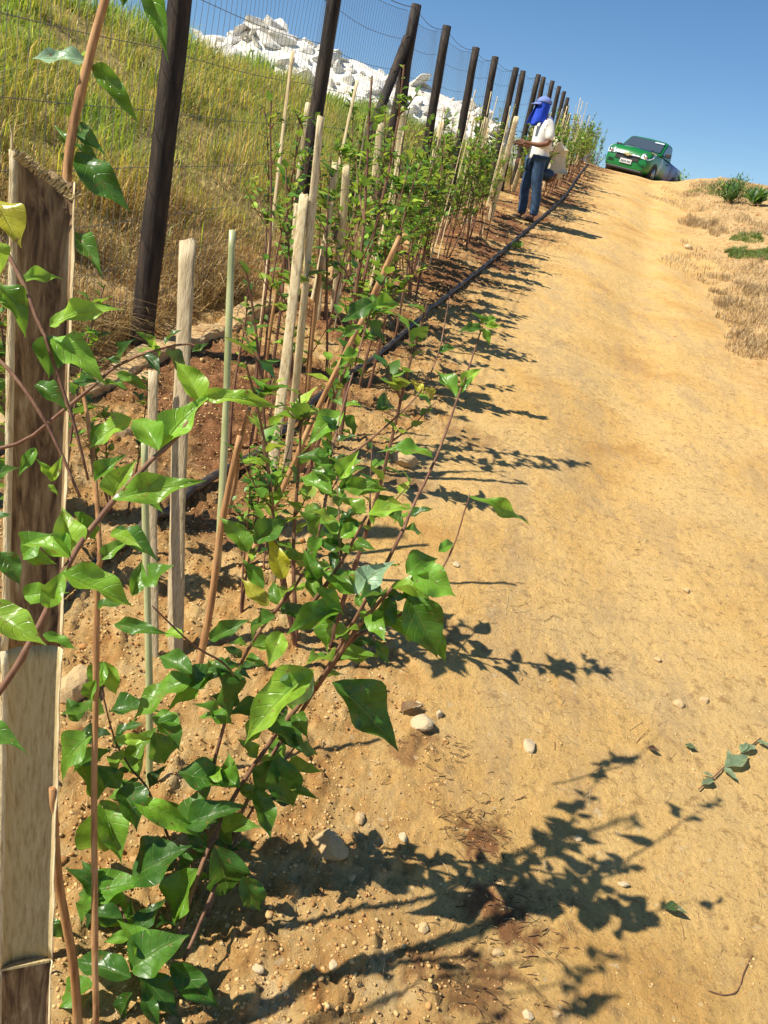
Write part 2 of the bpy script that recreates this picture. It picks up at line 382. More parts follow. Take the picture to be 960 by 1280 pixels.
# ================================================================ GROUND
def build_ground():
    th = np.concatenate([np.linspace(-100, -23, 60, endpoint=False), np.linspace(-23, 27, 880, endpoint=False), np.linspace(27, 100, 56)])
    th = np.radians(th)
    D = [-4.5+.35*i for i in range(14)]; D = [d for d in D if d < .35]
    d = .38
    while d < 32: D.append(d); d += .0030+.0062*d
    while d < 320: D.append(d); d *= 1.10
    D = np.array(D); r = D+5.0
    T, RR = np.meshgrid(th, r); X = RR*np.sin(T); Yy = RR*np.cos(T)-5.0
    x = X.ravel(); y = Yy.ravel(); dist = np.hypot(x, y)
    z = Gbase(x, y)
    m = dist < 40
    z[m] += relief(x[m], y[m], dist[m])
    far = sst(45, 120, dist); z = z*(1-far)+far*(-6.0)
    V = np.stack([x, y, z], 1); nr, nc = X.shape
    i = np.arange(nr-1)[:, None]*nc+np.arange(nc-1)[None, :]
    Q = np.stack([i, i+1, i+1+nc, i+nc], -1).reshape(-1, 4)
    road, wet, hill, bank = zones(x, y)
    Z = np.stack([road, wet, hill], 1)
    cx = x[Q].mean(1); cy = y[Q].mean(1); s = cx-hx(cy)
    isroad = (cx-rx(cy) < .1+.3*vnoise(cx*1.5, cy*1.5, 2)) & (s > .42+1.15*np.exp(-(np.clip(cy, .5, 99)-.8)/1.5)+.25*vnoise(cx*2, cy*2, 4)) & (cy > -4) & (cy < 40)
    ishill = (fx(cy)-cx > .12+.1*vnoise(cx*3, cy*3, 5)) & (cy < 60)
    for nm, mk in (('dirt_road', isroad), ('grassy_hillside', ishill & ~isroad), ('ground', ~isroad & ~ishill)):
        q = Q[mk]; used, inv = np.unique(q, return_inverse=True); inv = inv.reshape(-1)
        me = npmesh(nm, V[used], inv, np.full(len(q), 4))
        setcol(me, 'zone', Z[used]); a = me.attributes.new('bank', 'FLOAT', 'POINT'); a.data.foreach_set('value', bank[used].astype(np.float32))
        o = new_obj(nm, me, M_EARTH, None, True); o['kind'] = 'structure'
build_ground()
def Gz(x, y):   # full height incl. relief
    x = np.atleast_1d(np.asarray(x, float)); y = np.atleast_1d(np.asarray(y, float))
    return Gbase(x, y)+relief(x, y, np.hypot(x, y))
def gz(x, y): return float(Gz(x, y)[0])

# ================================================================ BATCHED LEAVES / BLADES
def leaf_batch(B, A, N, L, W, tint, nu=4, nv=8, fold=.25, droop=.25, wave=.06, shape='leaf'):
    """B base, A unit axis, N unit normal (approx), L length, W full width. returns V, loops, sizes, uv, col"""
    n = len(B); A = A/np.linalg.norm(A, axis=1, keepdims=True)
    S = np.cross(A, N); S /= np.linalg.norm(S, axis=1, keepdims=True)+1e-9; N = np.cross(S, A)
    u = np.linspace(-1, 1, nu+1); v = np.linspace(0, 1, nv+1)
    if shape == 'leaf': w = np.where(v < .40, np.sin(np.clip(v/.40, 0, 1)*math.pi/2)**.75, np.cos(np.clip((v-.40)/.60, 0, 1)*math.pi/2)**1.55)
    elif shape == 'lance': w = np.sin(np.pi*v**.8)**.9
    else: w = (1-v)**.6
    w = np.maximum(w, .012)
    UU, VV = np.meshgrid(u, v); WW = np.repeat(w[:, None], nu+1, 1)
    UU = UU.ravel(); VV = VV.ravel(); WW = WW.ravel(); k = len(UU)
    fo = fold*(.5+rng.random((n, 1))); dr = droop*(.2+1.3*rng.random((n, 1))); ph = rng.random((n, 1))*6.28
    side = UU*WW*.5
    x = L[:, None]*(VV - .25*dr*VV**2)
    y_ = W[:, None]*side[None]*(1-.12*fo)
    z_ = W[:, None]*np.abs(side)*fo - L[:, None]*dr*VV**2*.8 + wave*L[:, None]*np.sin(VV*11+ph+UU*1.3)*np.abs(UU)*WW
    # slight sideways bend
    y_ = y_ + L[:, None]*(rng.random((n, 1))-.5)*.28*VV**2
    V = B[:, None]+A[:, None]*x[..., None]+S[:, None]*y_[..., None]+N[:, None]*z_[..., None]
    V = V.reshape(-1, 3)
    ii = (np.arange(nv)[:, None]*(nu+1)+np.arange(nu)[None]).ravel()
    q = np.stack([ii, ii+1, ii+nu+2, ii+nu+1], 1)
    Q = (q[None]+(np.arange(n)*k)[:, None, None]).reshape(-1)
    UV = np.tile(np.stack([(UU+1)/2, VV], 1), (n, 1)); C = np.repeat(tint, k, 0)
    return V, Q, np.full(n*len(q), 4), UV, C
def blade_batch(B, dirv, L, W, bend, tint):
    """grass blades: 5 verts"""
    n = len(B); az = rng.random(n)*6.283; S = np.stack([np.cos(az), np.sin(az), np.zeros(n)], 1)
    up = np.array([0, 0, 1.0])
    P0 = B; P1 = B+(up*.55+dirv*.45*bend[:, None]*.6)*L[:, None]; P2 = B+(up*(.98-.35*bend[:, None])+dirv*bend[:, None])*L[:, None]
    w = W[:, None]*.5*S
    V = np.stack([P0-w, P0+w, P1+w*.8, P1-w*.8, P2], 1).reshape(-1, 3)
    o = (np.arange(n)*5)[:, None]
    loops = np.concatenate([o+np.array([0, 1, 2, 3]), o+np.array([3, 2, 4])], 1).reshape(-1)
    sizes = np.tile([4, 3], n)
    UV = np.tile(np.array([[0, 0], [1, 0], [1, .5], [0, .5], [.5, 1]]), (n, 1)); C = np.repeat(tint, 5, 0)
    # a touch paler toward the tip is the plant's own colour
    return V, loops, sizes, UV, C
def batch_obj(name, parts, material, parent=None, smooth=True):
    off = 0; Vs = []; Ls = []; Ss = []; Us = []; Cs = []
    for (V, Q, S, U, C) in parts:
        Vs.append(V); Ls.append(np.asarray(Q)+off); Ss.append(S); Us.append(U); Cs.append(C); off += len(V)
    me = npmesh(name, np.concatenate(Vs), np.concatenate(Ls), np.concatenate(Ss))
    setuv(me, np.concatenate(Us)); setcol(me, 'tint', np.concatenate(Cs))
    o = new_obj(name, me, material, None, smooth)
    if parent is not None: reg(o, parent)
    return o
PAL = np.array([(.085, .20, .02), (.045, .13, .015), (.12, .26, .025), (.19, .35, .03), (.03, .09, .014), (.27, .40, .04)])
def tints(n, w=None, pal=PAL, j=.25):
    w = np.array(w if w is not None else [3, 2, 3, 1, 1.5, .4], float); w /= w.sum()
    c = pal[rng.choice(len(pal), n, p=w)]
    return np.clip(c*(1+j*(rng.random((n, 1))-.5)*2), 0, 1)

# ================================================================ FENCE
fence = empty('wire_fence', (fx(3.94), 3.94, gz(fx(3.94), 3.94)))
tag(fence, 'tall wire mesh fence on dark timber posts climbing between grass and track', 'fence')
FO = np.array(fence.location)
py_ = [2.15, 3.94, 5.74, 7.49, 8.85, 10.28, 11.5, 12.8, 13.9, 15.0, 16.2, 17.4, 18.7, 20.0, 21.4, 22.8, 24.2, 25.6, 27.2]
HT = 1.86
tops = []
TY = [3.9, 5.74, 7.49, 8.85, 10.28, 11.5, 12.8, 13.9, 14.8, 16.2, 17.2, 18.5, 20, 21.4, 22.8, 24.2, 27.2]; TZ = [1.2, 1.45, 1.63, 1.79, 1.925, 2.09, 2.25, 2.42, 2.56, 2.78, 2.92, 3.07, 3.23, 3.34, 3.38, 3.39, 3.4]
for i, y in enumerate(py_):
    x = fx(y); z0 = gz(x, y); h = HT*(1.10 if y < 8 else .98)
    lean = ((rnd.random()-.5)*.05, (rnd.random()-.5)*.05)
    r = .046
    h = float(np.interp(y, TY, TZ))+1.5-z0
    if i == 1: r = .053; lean = (.05, 0); h = 2.1
    if i in (2, 3): lean = (.03, .01)
    b = MB(); n = 9; pts = [(lean[0]*h*k/n+(rnd.random()-.5)*.004, lean[1]*h*k/n, -.25+(h+.25)*k/n) for k in range(n+1)]
    b.tube(pts, [r*(1.10-.16*k/n)*(1+.03*math.sin(k*2.3+i)) for k in range(n+1)], 18, jit=.012)
    o = b.build('fence_post', M_POST, fence, True)
    o.location = (x-FO[0], y-FO[1], z0-FO[2])
    if i in (0, 1, 2, 3):
        # turned grain
        pass
    tops.append(np.array([x+lean[0]*h, y+lean[1]*h, z0+h-.05]))
    if i == 3:
        for (dx, dy, nm) in ((-.30, -.50, 'brace'), (.16, .55, 'brace')):
            b = MB(); b.tube([(lean[0]*1.3+dx*.03, dy*.05, 1.66), (dx*.5, dy*.5, .80), (dx, dy, -.15)], [.038, .040, .042], 12, jit=.02)
            q = b.build(nm, M_POST, fence, True); q.location = (x-FO[0], y-FO[1], z0-FO[2])
# mesh per span: verticals every 5.5 cm, horizontals graded
hz = [.04, .16, .30, .46, .64, .83, 1.03, 1.23, 1.43, 1.61]
for i in range(len(py_)-1):
    b = MB(); y0, y1 = py_[i], py_[i+1]
    base0 = np.array([fx(y0), y0, gz(fx(y0), y0)]); base1 = np.array([fx(y1), y1, gz(fx(y1), y1)])
    t0, t1 = tops[i], tops[i+1]; L = y1-y0; far = y0 > 9
    step = .052 if y0 < 9 else (.10 if y0 < 15 else .2)
    wr = .0014 if y0 < 9 else .0016
    off = np.array([-.06, 0, 0])
    def pt(u, v, sag=.0):
        a = base0*(1-u)+base1*u; c = t0*(1-u)+t1*u; a = a.copy(); a[2] = Gbase(np.array([a[0]]), np.array([a[1]]))[0]+.01
        p = a*(1-v)+c*v+off; p[2] -= 4*u*(1-u)*.05*v*v
        p[0] += .012*math.sin(u*9+v*5+i); return p
    n = max(3, int(L/step))
    for k in range(n+1):
        u = k/n; b.tube([pt(u, v)-FO for v in (0, .33, .66, 1.0)], wr, 3, cap=False)
    for h in hz:
        v = h/(hz[-1]); b.tube([pt(u, v)-FO for u in np.linspace(0, 1, 7)], wr*1.35, 3, cap=False)
    # barbed top wire
    b.build('wire_mesh', M_WIRE, fence)
    b = MB(); pts = []
    for u in np.linspace(0, 1, 7):
        p = t0*(1-u)+t1*u; p = p+np.array([0, 0, .03-4*u*(1-u)*.06]); pts.append(p-FO)
    b.tube(pts, .0028, 4, cap=False)
    b.build('top_wire', M_WIRE, fence)

# kerb along the foot of the mesh
b = MB(); pts = []
KX = lambda y: fx(y)+.16+.02*math.sin(y*3)
ys = np.linspace(2.3, 7.2, 150); V = []; F = []
for k, y in enumerate(ys):
    x = KX(y)+.02*vnoise(np.array([y*5]), np.array([.5]), 3)[0]; zt = float(Gbase(np.array([x+.12]), np.array([y]))[0])+.10+.012*math.sin(y*7)+.05*float(vnoise(np.array([y*4.]), np.array([.5]), 9)[0])+.035*float(vnoise(np.array([y*15.]), np.array([.5]), 19)[0])
    for (dx, dz) in ((-.06, -.2), (-.06, -.02), (-.045, -.005), (.045, -.01), (.058, -.024), (.06, -.2)):
        V.append((x+dx+(rnd.random()-.5)*.016, y, zt+dz-.03+(rnd.random()-.5)*.012))
for k in range(len(ys)-1):
    for j in range(5): F.append((k*6+j, k*6+j+1, (k+1)*6+j+1, (k+1)*6+j))
F.append(tuple(range(6))); F.append(tuple((len(ys)-1)*6+j for j in range(6)))
b.add(V, F); kb = b.build('kerb', M_KERB, None, False)
tag(kb, 'low dusty concrete kerb running along the foot of the wire fence', 'kerb')

# ================================================================ IRRIGATION PIPE
b = MB(); pts = []
HP = [(20, 800), (150, 690), (205, 648), (262, 606), (330, 566), (395, 508), (430, 476), (475, 446), (520, 405), (560, 372), (600, 340), (640, 305), (665, 283), (690, 262), (708, 243), (722, 222)]
for i, (a, c) in enumerate(HP):
    q, t = hit(a, c); pts.append(np.array([q[0], q[1], gz(q[0], q[1])+.022]))
ext = pts[-1]+(pts[-1]-pts[-2])*1.5; ext[2] = gz(ext[0], ext[1]); pts.append(ext)
back = pts[0]+(pts[0]-pts[1])*1.2; back[2] = gz(back[0], back[1])+.01; pts.insert(0, back)
# catmull resample
def smooth_path(pts, k=6):
    out = []
    for i in range(len(pts)-1):
        p0 = pts[max(i-1, 0)]; p1 = pts[i]; p2 = pts[i+1]; p3 = pts[min(i+2, len(pts)-1)]
        for j in range(k):
            t = j/k; out.append(.5*((2*p1)+(-p0+p2)*t+(2*p0-5*p1+4*p2-p3)*t*t+(-p0+3*p1-3*p2+p3)*t**3))
    out.append(pts[-1]); return out
sp_ = smooth_path(pts, 8)
for p in sp_: p[2] = max(p[2], gz(p[0], p[1])+.016)
b.tube(sp_, .0165, 10)
tag(b.build('irrigation_pipe', M_HOSE, None, True), 'long black plastic irrigation pipe lying uphill beside the saplings', 'pipe')

# ================================================================ BIG BAMBOO STAKE (half culm, hollow side to the camera)
def half_culm(name, base, top, width, material_fn, nodes, split_top=True, depth=.40):
    base = np.array(base, float); top = np.array(top, float); ax = top-base; L = np.linalg.norm(ax); ax /= L
    view = EYE-(base+top)/2; view -= ax*(view@ax); view /= np.linalg.norm(view)
    side = np.cross(ax, view)
    root = empty(name, base); nz = 60; na = 12; wall = .009
    secs = {}
    def ring(k, tt, w, inner):
        out = []
        for j in range(na+1):
            a = math.pi*(j/na)
            r = w/2-((wall*(.62-.38*math.cos(a))) if inner else 0)
            dd = depth
            # hollow faces the viewer: back wall away from the viewer
            out.append(base+ax*L*tt+side*r*math.cos(a)-view*(r*dd*2*math.sin(a)*.55))
        return out
    bounds = [0]+nodes+[1.0]
    for si in range(len(bounds)-1):
        z0, z1 = bounds[si], bounds[si+1]; nn = max(4, int((z1-z0)*nz))
        b = MB(); V = []; F = []
        for k in range(nn+1):
            tt = z0+(z1-z0)*k/nn
            bulge = 1+.035*math.exp(-((tt-z0)/.012)**2)+.035*math.exp(-((tt-z1)/.012)**2)
            w = width*(1.04-.06*tt)*bulge
            ri = ring(k, tt, w, True); ro = ring(k, tt, w, False)
            if split_top and si == len(bounds)-2 and k == nn:
                for j in range(na+1):
                    e = ax*(.006*abs(math.sin(j*2.1))+.006*rnd.random()-.035*(1-j/na)-.0); ri[j] = ri[j]+e; ro[j] = ro[j]+e
            # ragged hand-split rims
            jr = .0008*math.sin(tt*37)+.0006*math.sin(tt*91)+.0008*(rnd.random()-.5)
            ri[0] = ri[0]+side*jr; ro[0] = ro[0]+side*jr+view*.004; ro[-1] = ro[-1]+side*jr*.7+view*.002
            V += [p-base for p in ri]+[p-base for p in ro]
        m_ = 2*(na+1)
        for k in range(nn):
            for j in range(na):
                F.append((k*m_+j, k*m_+j+1, (k+1)*m_+j+1, (k+1)*m_+j))
                o_ = na+1; F.append((k*m_+o_+j+1, k*m_+o_+j, (k+1)*m_+o_+j, (k+1)*m_+o_+j+1))
            F.append((k*m_, (k+1)*m_, (k+1)*m_+na+1, k*m_+na+1)); F.append((k*m_+na, k*m_+2*na+1, (k+1)*m_+2*na+1, (k+1)*m_+na))
        for kk in (0, nn):
            for j in range(na): F.append((kk*m_+j, kk*m_+j+1, kk*m_+na+1+j+1, kk*m_+na+1+j))
        b.add(V, F)
        # assign inner faces own material
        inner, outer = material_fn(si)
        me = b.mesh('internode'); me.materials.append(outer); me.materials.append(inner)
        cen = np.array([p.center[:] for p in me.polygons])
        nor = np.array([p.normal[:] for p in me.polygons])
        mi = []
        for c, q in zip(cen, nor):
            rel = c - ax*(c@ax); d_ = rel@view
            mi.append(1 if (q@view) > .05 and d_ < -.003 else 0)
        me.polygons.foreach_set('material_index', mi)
        o = new_obj('internode', me, None, None, True); reg(o, root)
    for z in nodes[:1]:
        b = MB(); V = []
        c0 = base+ax*L*z; w = width*(1.04-.06*z)
        pr = [c0+side*(w/2-.004)*math.cos(math.pi*j/10)-view*((w/2-.004)*depth*1.1*math.sin(math.pi*j/10)) for j in range(11)]
        lo = [p+ax*(-.003-.012*math.sin(math.pi*j/10)) for j, p in enumerate(pr)]; hi = [p+ax*(.001-.004*math.sin(math.pi*j/10)) for j, p in enumerate(pr)]
        V = [p-base for p in lo]+[p-base for p in hi]; F = [tuple(range(11)), tuple(range(21, 10, -1))]
        for j in range(10): F.append((j, j+1, 12+j, 11+j))
        F.append((10, 0, 11, 21))
        b.add(V, F); b.build('node', M_BAMBOO_IN, root, False)
    # torn fibres at the top
    b = MB()
    for k in range(170):
        a = math.pi*rnd.random(); w = width*.98; p0 = top+side*(w/2-.006*rnd.random())*math.cos(a)-view*(w/2*depth*1.1*math.sin(a))-ax*.01-base
        p0 = p0-ax*.035*max(0, math.cos(a)*.5+.5); d = ax*(.004+.010*rnd.random())+side*(.2+rnd.random())*.012+view*(rnd.random()-.2)*.012
        b.tube([p0, p0+d*.6, p0+d+side*.008*(rnd.random()-.5)], [.0016, .0012, .0005], 4)
    p0 = top+side*(-width*.47)-base
    b.tube([p0, p0+ax*.02, p0+ax*.035-side*.004], [.002, .0012, .0004], 5)
    b.build('torn_fibres', M_BAMBOO_IN, root)
    return root
# side direction check: make side point to image right
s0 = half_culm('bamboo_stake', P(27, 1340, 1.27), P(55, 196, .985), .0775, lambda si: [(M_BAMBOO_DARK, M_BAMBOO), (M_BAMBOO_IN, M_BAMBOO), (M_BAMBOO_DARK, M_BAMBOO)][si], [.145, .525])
tag(s0, 'thick half bamboo culm with hollow dark inside, standing nearest on the left', 'stake', 'split bamboo stakes')

# ================================================================ OTHER STAKES
def slat(name, base, top, width, material, thick=.35, twist=0.0, n=10, bend=.01, notch=False):
    base = np.array(base, float); top = np.array(top, float); ax = top-base; L = np.linalg.norm(ax); ax /= L
    view = EYE-(base+top)/2; view -= ax*(view@ax); view /= np.linalg.norm(view); side = np.cross(ax, view)
    a = twist; s2 = side*math.cos(a)+view*math.sin(a); v2 = -side*math.sin(a)+view*math.cos(a)
    b = MB(); V = []; F = []; prof = [(-.5, .2), (-.32, .42), (0, .5), (.32, .42), (.5, .2), (.5, -.1), (.3, -.36), (0, -.45), (-.3, -.36), (-.5, -.1)]
    m = len(prof); ph = rnd.random()*6
    node = [rnd.random()*.3+.15, rnd.random()*.3+.55]
    for k in range(n*3+1):
        t = k/(n*3); c = ax*L*t+s2*bend*math.sin(t*3.1+ph)+v2*bend*.6*math.sin(t*4+ph)
        w = width*(1+.05*math.sin(t*17+ph)+.10*sum(math.exp(-((t-q)/.012)**2) for q in node))*(1-.12*t)
        for j, (p, q) in enumerate(prof):
            e = 0
            if k == n*3: e = width*(.5*abs(math.sin(j*1.7+ph))+.3*rnd.random())
            V.append(c+s2*p*w+v2*q*w*thick+ax*e)
    for k in range(n*3):
        for j in range(m): F.append((k*m+j, k*m+(j+1) % m, (k+1)*m+(j+1) % m, (k+1)*m+j))
    F.append(tuple(range(m))); F.append(tuple(n*3*m+j for j in range(m-1, -1, -1)))
    b.add(V, F); o = b.build(name, material, None, True); o.location = base
    return o
def stake(topx, basex, width_px, material, label, group='split bamboo stakes', cat='stake', name='bamboo_stake', thick=.35, tw=0, t=None, sink=.12, dt=0, bend=.01):
    q, tb = hit(*basex) if t is None else (P(*basex, t), t)
    q = np.array(q)
    # top: vertical-ish -> same depth
    tp = P(topx[0], topx[1], tb+dt-.0)
    # shift so that the stake is near vertical in y
    w = width_px/FPX*tb
    base = q-(tp-q)/np.linalg.norm(tp-q)*sink
    o = slat(name, base, tp, w, material, thick, tw, bend=bend)
    tag(o, label, cat, group); return o, q, tp, tb
stake((233, 312), (222, 815), 20, M_BAMBOO_GREY, 'weathered greyish flat stake with split top right of the nearest thick one', tw=.3, dt=-.22)
stake((293, 294), (268, 712), 9, M_GREENROD, 'thin pale green rod standing alone between plain stake and white pair', name='thin_rod', cat='rod', group=None, dt=-.2, thick=.9)
stake((196, 470), (190, 822), 13, M_BAMBOO_GREY, 'short weathered slat just left of the greyish flat stake', tw=.2, dt=-.15)
stake((186, 560), (181, 985), 9, M_GREENROD, 'thin greenish rod rising out of the leaves of the nearest bush', name='thin_rod', cat='rod', group=None, dt=-.2, thick=.9)
stake((384, 134), (362, 350), 8, M_BAMBOO, 'slim pale stake rising in line with the second dark post', dt=-.4, tw=.2)
stake((380, 250), (336, 600), 13, M_BAMBOO, 'widest pale split stake, standing before the paler slim ones', dt=-.2, tw=.15)
stake((403, 153), (354, 590), 10, M_BAMBOO, 'tallest pale split stake, just right of the widest one', dt=-.33, tw=-.4)
stake((372, 260), (345, 545), 9, M_BAMBOO, 'short pale slat pressed to the left of the widest pale stake', dt=-.2)
stake((417, 208), (396, 400), 9, M_BAMBOO, 'slim pale stake just right of the leaning pale pair', dt=-.4, tw=.5)
stake((431, 214), (418, 392), 10, M_BAMBOO, 'pale stake behind the fine leaved sapling, second from the leaning pair', dt=-.4)
stake((476, 160), (456, 340), 10, M_BAMBOO, 'pale stake left of the braced post', dt=-.5, tw=.3)
stake((505, 140), (486, 330), 10, M_BAMBOO, 'pale stake right below the braced post', dt=-.5)
stake((551, 158), (512, 330), 8, M_BAMBOO, 'slanting pale stake near the post after the braced one', dt=-.5, tw=.4)
stake((607, 152), (586, 280), 7, M_BAMBOO, 'pale stake two posts uphill of the braced one', dt=-.6)
stake((645, 150), (611, 276), 7, M_BAMBOO, 'pale slanting stake directly left of the standing worker', dt=-.6)
stake((664, 165), (642, 240), 6, M_BAMBOO, 'pale stake half hidden behind the standing worker', dt=-.6)
stake((707, 160), (697, 205), 4, M_BAMBOO, 'small far stake uphill of the two workers', dt=-.4)
stake((719, 173), (711, 203), 3.5, M_BAMBOO, 'farthest small pale stake, close to the road crest', dt=-.3)
# ================================================================ SAPLINGS (middle and far row)
def norm(v): return v/(np.linalg.norm(v)+1e-9)
def sapling_mesh(seed, h, nst, leafL, nleaf, spread=.16, lo=.3):
    rr = random.Random(seed); b = MB(); Bs = []; As = []; Ns = []; Ls = []
    for s in range(nst):
        a = rr.random()*6.28; hh = h*(.72+.3*rr.random()) if s else h
        bx, by = .04*math.cos(a), .04*math.sin(a); tx, ty = spread*rr.random()*math.cos(a), spread*rr.random()*math.sin(a)
        pts = []; n = 9
        for k in range(n+1):
            t = k/n; pts.append(np.array([bx+(tx+.02*math.sin(t*6+a))*t, by+(ty+.02*math.cos(t*5+a))*t, -.05+hh*t]))
        b.tube(pts, [.0065*(1-.75*k/n)+.0008 for k in range(n+1)], 6)
        branches = [(pts, lo)]
        for q in range(int(4+3*rr.random())):
            t = lo+.6*rr.random(); i = int(t*n); p = pts[i]; a2 = rr.random()*6.28; L = hh*(.14+.2*rr.random())*(1.2-t)
            d = norm(np.array([math.cos(a2)*.8, math.sin(a2)*.8, .9])); bp = [p, p+d*L*.5, p+d*L+np.array([0, 0, .15*L])]
            b.tube(bp, [.003, .002, .0009], 5); branches.append((bp, .15))
        per = nleaf//nst
        for (pl, lo_) in branches:
            k = per//2 if pl is pts else max(3, per//8)
            for j in range(k):
                t = lo_+(1-lo_)*((j+.5)/k); f = t*(len(pl)-1); i = min(int(f), len(pl)-2); p = pl[i]*(1-(f-i))+pl[i+1]*(f-i)
                az = j*1.57+(j//2)*.0+rr.random()*.9; el = .25+.7*rr.random()
                A = np.array([math.cos(az)*math.cos(el), math.sin(az)*math.cos(el), math.sin(el)])
                Bs.append(p); As.append(A); Ns.append(np.array([-.2, -.15, 1])+.35*np.array([rr.random()-.5 for _ in range(3)])); Ls.append(leafL*(.55+.7*rr.random())*(1.15-.45*t))
    st = b.mesh('stem'); st.materials.append(M_STEM)
    n = len(Bs); Ls = np.array(Ls)
    V, Q, S, U, C = leaf_batch(np.array(Bs), np.array(As), np.array(Ns), Ls, Ls*(.46+.14*rng.random(n)), tints(n, [3, 1.0, 3, 3, .5, 1.8]), 2, 4, .3, .3)
    me = npmesh('foliage', V, Q, S); setuv(me, U); setcol(me, 'tint', C); me.materials.append(M_LEAF_FAR); me.shade_smooth()
    return st, me
VARS = [sapling_mesh(100+i, 1.0, [2, 3, 3, 2, 4, 3, 2][i], .080, [92, 115, 130, 90, 140, 118, 86][i], .30, .40) for i in range(7)]
VARS_BARE = [sapling_mesh(200+i, 1.0, 2, .05, 34, .12, .45) for i in range(3)]
TALL = sapling_mesh(301, 1.0, 2, .045, 110, .03, .4)
def sapling(x, y, h, v, label, rz=None, lean=(0, 0), group='saplings in the planted row', name='sapling', bare=False):
    st, fo = TALL if v == 99 else (VARS_BARE if bare else VARS)[v % (3 if bare else 7)]
    r = empty(name, (x, y, gz(x, y))); r.rotation_euler = (lean[1], lean[0], rz if rz is not None else rnd.random()*6.28); r.scale = (h, h, h)
    a = bpy.data.objects.new('stem', st); COL.objects.link(a); a.parent = r
    c = bpy.data.objects.new('foliage', fo); COL.objects.link(c); c.parent = r
    tag(r, label, 'sapling', group); return r
spec = [ # px base, height m, variant, label, bare
 ((372, 585), 1.22, 0, 'leafy sapling at the foot of the widest pale stake', False),
 ((425, 560), 1.64, 99, 'tall fine leaved sapling with a tip rising in front of the braced post', False),
 ((392, 800), 1.12, 4, 'leafy sapling rising out of the top of the large shrub', False),
 ((300, 560), 1.05, 1, 'thin sparse sapling right of the thin green rod', True),
 ((330, 480), 1.35, 2, 'spindly sapling close to the mesh left of the widest pale stake', True),
 ((455, 480), 1.20, 3, 'bushy sapling behind the irrigation pipe, nearest of that row', False),
 ((418, 470), 1.15, 4, 'dense sapling right behind the slim pale stakes', False),
 ((485, 420), 1.20, 6, 'sapling crowding the braced post on its near side', False),
 ((520, 380), 1.25, 1, 'leafy sapling by the slanting pale stake', False),
]
for (bp, h, v, lab, bare) in spec:
    q, t = hit(*bp); sapling(q[0], q[1], h, v, lab, bare=bare)
y = 5.0; k = 0
while y < 27:
    for rep in range(2):
        x = hx(y)-.34-.30*rep+(rnd.random()-.5)*.2; yy = y+(rnd.random()-.5)*.2
        if rnd.random() > (.25 if rep else 0) and not (9.9 < yy < 12.3 and x > hx(yy)-.62):
            sapling(x, yy, 1.0+.35*rnd.random()-(.12 if yy > 18 else 0), rnd.randrange(7), 'slender leafy sapling in the long planted row below the fence', lean=((rnd.random()-.5)*.12, (rnd.random()-.5)*.12))
    y += .42+.012*y; k += 1
# pale canes sprinkled through the far row
for i, y in enumerate(np.linspace(4.6, 22, 44)):
    x = hx(y)-(.30 if not 10 < y < 12.4 else .62)-.35*rnd.random(); z = gz(x, y); h = 1.0+.45*rnd.random()
    o = slat('bamboo_stake', (x, y, z-.1), (x+(rnd.random()-.3)*.16, y+(rnd.random()-.5)*.1, z+h), .014+.014*rnd.random(), M_BAMBOO if rnd.random() < .7 else M_BAMBOO_GREY, .5, rnd.random()*2)
    tag(o, 'slim pale stake among the saplings farther up the planted row', 'stake', 'slim far stakes')

# ================================================================ FOREGROUND BUSHES
def tubepx(b, pl, r0, r1, k=5, n=8):
    pts = [P(a, c, t) for (a, c, t) in pl]; s = smooth_path([np.array(p) for p in pts], k)
    rad = [r0+(r1-r0)*i/(len(s)-1) for i in range(len(s))]
    # knobbly nodes
    rad = [r*(1+(.18 if i % 7 == 3 else 0)) for i, r in enumerate(rad)]
    b.tube([p+np.array([(rnd.random()-.5), (rnd.random()-.5), 0])*.0012 for p in s], rad, n); return s
def deept(px, py, t):
    T_ = float(np.interp(py, [560, 640, 735, 850, 930, 1100, 1300], [1.0, 1.27, 1.33, 1.48, 1.60, 1.60, 1.5]))
    t2 = max(t, T_+(t-1.22)*.4)
    return t2 if py > 1275 else max(.9, min(t2, hit(px, py)[1]-.06))
def leavespx(rows, deep=False):
    """rows: bx,by,tx,ty,t,width ratio,roll,kind   kind: 0 mid,1 dark,2 light,3 yellow,4 spotted pale"""
    K = {0: [(.10, .25, .02), (.13, .29, .025)], 1: [(.045, .135, .015), (.065, .17, .018)], 2: [(.17, .36, .03), (.22, .40, .035)], 3: [(.42, .42, .03), (.34, .34, .04)], 4: [(.26, .42, .25), (.22, .36, .2)]}  # dark kind
    B = []; A = []; N = []; L = []; W = []; T = []; cams = []
    for (bx, by, tx, ty, t, w, roll, kd) in rows:
        if deep: t = deept(bx, by, t)
        p0 = P(bx, by, t); dt = (rnd.random()-.55)*.05
        p1 = P(tx, ty, t*(1+dt)); a = p1-p0; l = np.linalg.norm(a); a = a/l
        view = norm(EYE-p0); up = np.array([0, 0, 1.0]); n0 = view*.62+up*.55+.28*(rng.random(3)-.5)
        n0 = norm(n0-a*(n0@a)); s = np.cross(a, n0); n0 = n0*math.cos(roll)+s*math.sin(roll)
        B.append(p0); A.append(a); N.append(n0); L.append(l*1.05); W.append(l*w*(.86+.22*rnd.random())); c = K[kd][rnd.randrange(2)]; f = .85+.3*rnd.random(); T.append([q*f for q in c])
    return leaf_batch(np.array(B), np.array(A), np.array(N), np.array(L), np.array(W), np.array(T), 8, 14, .62, .45, .10)
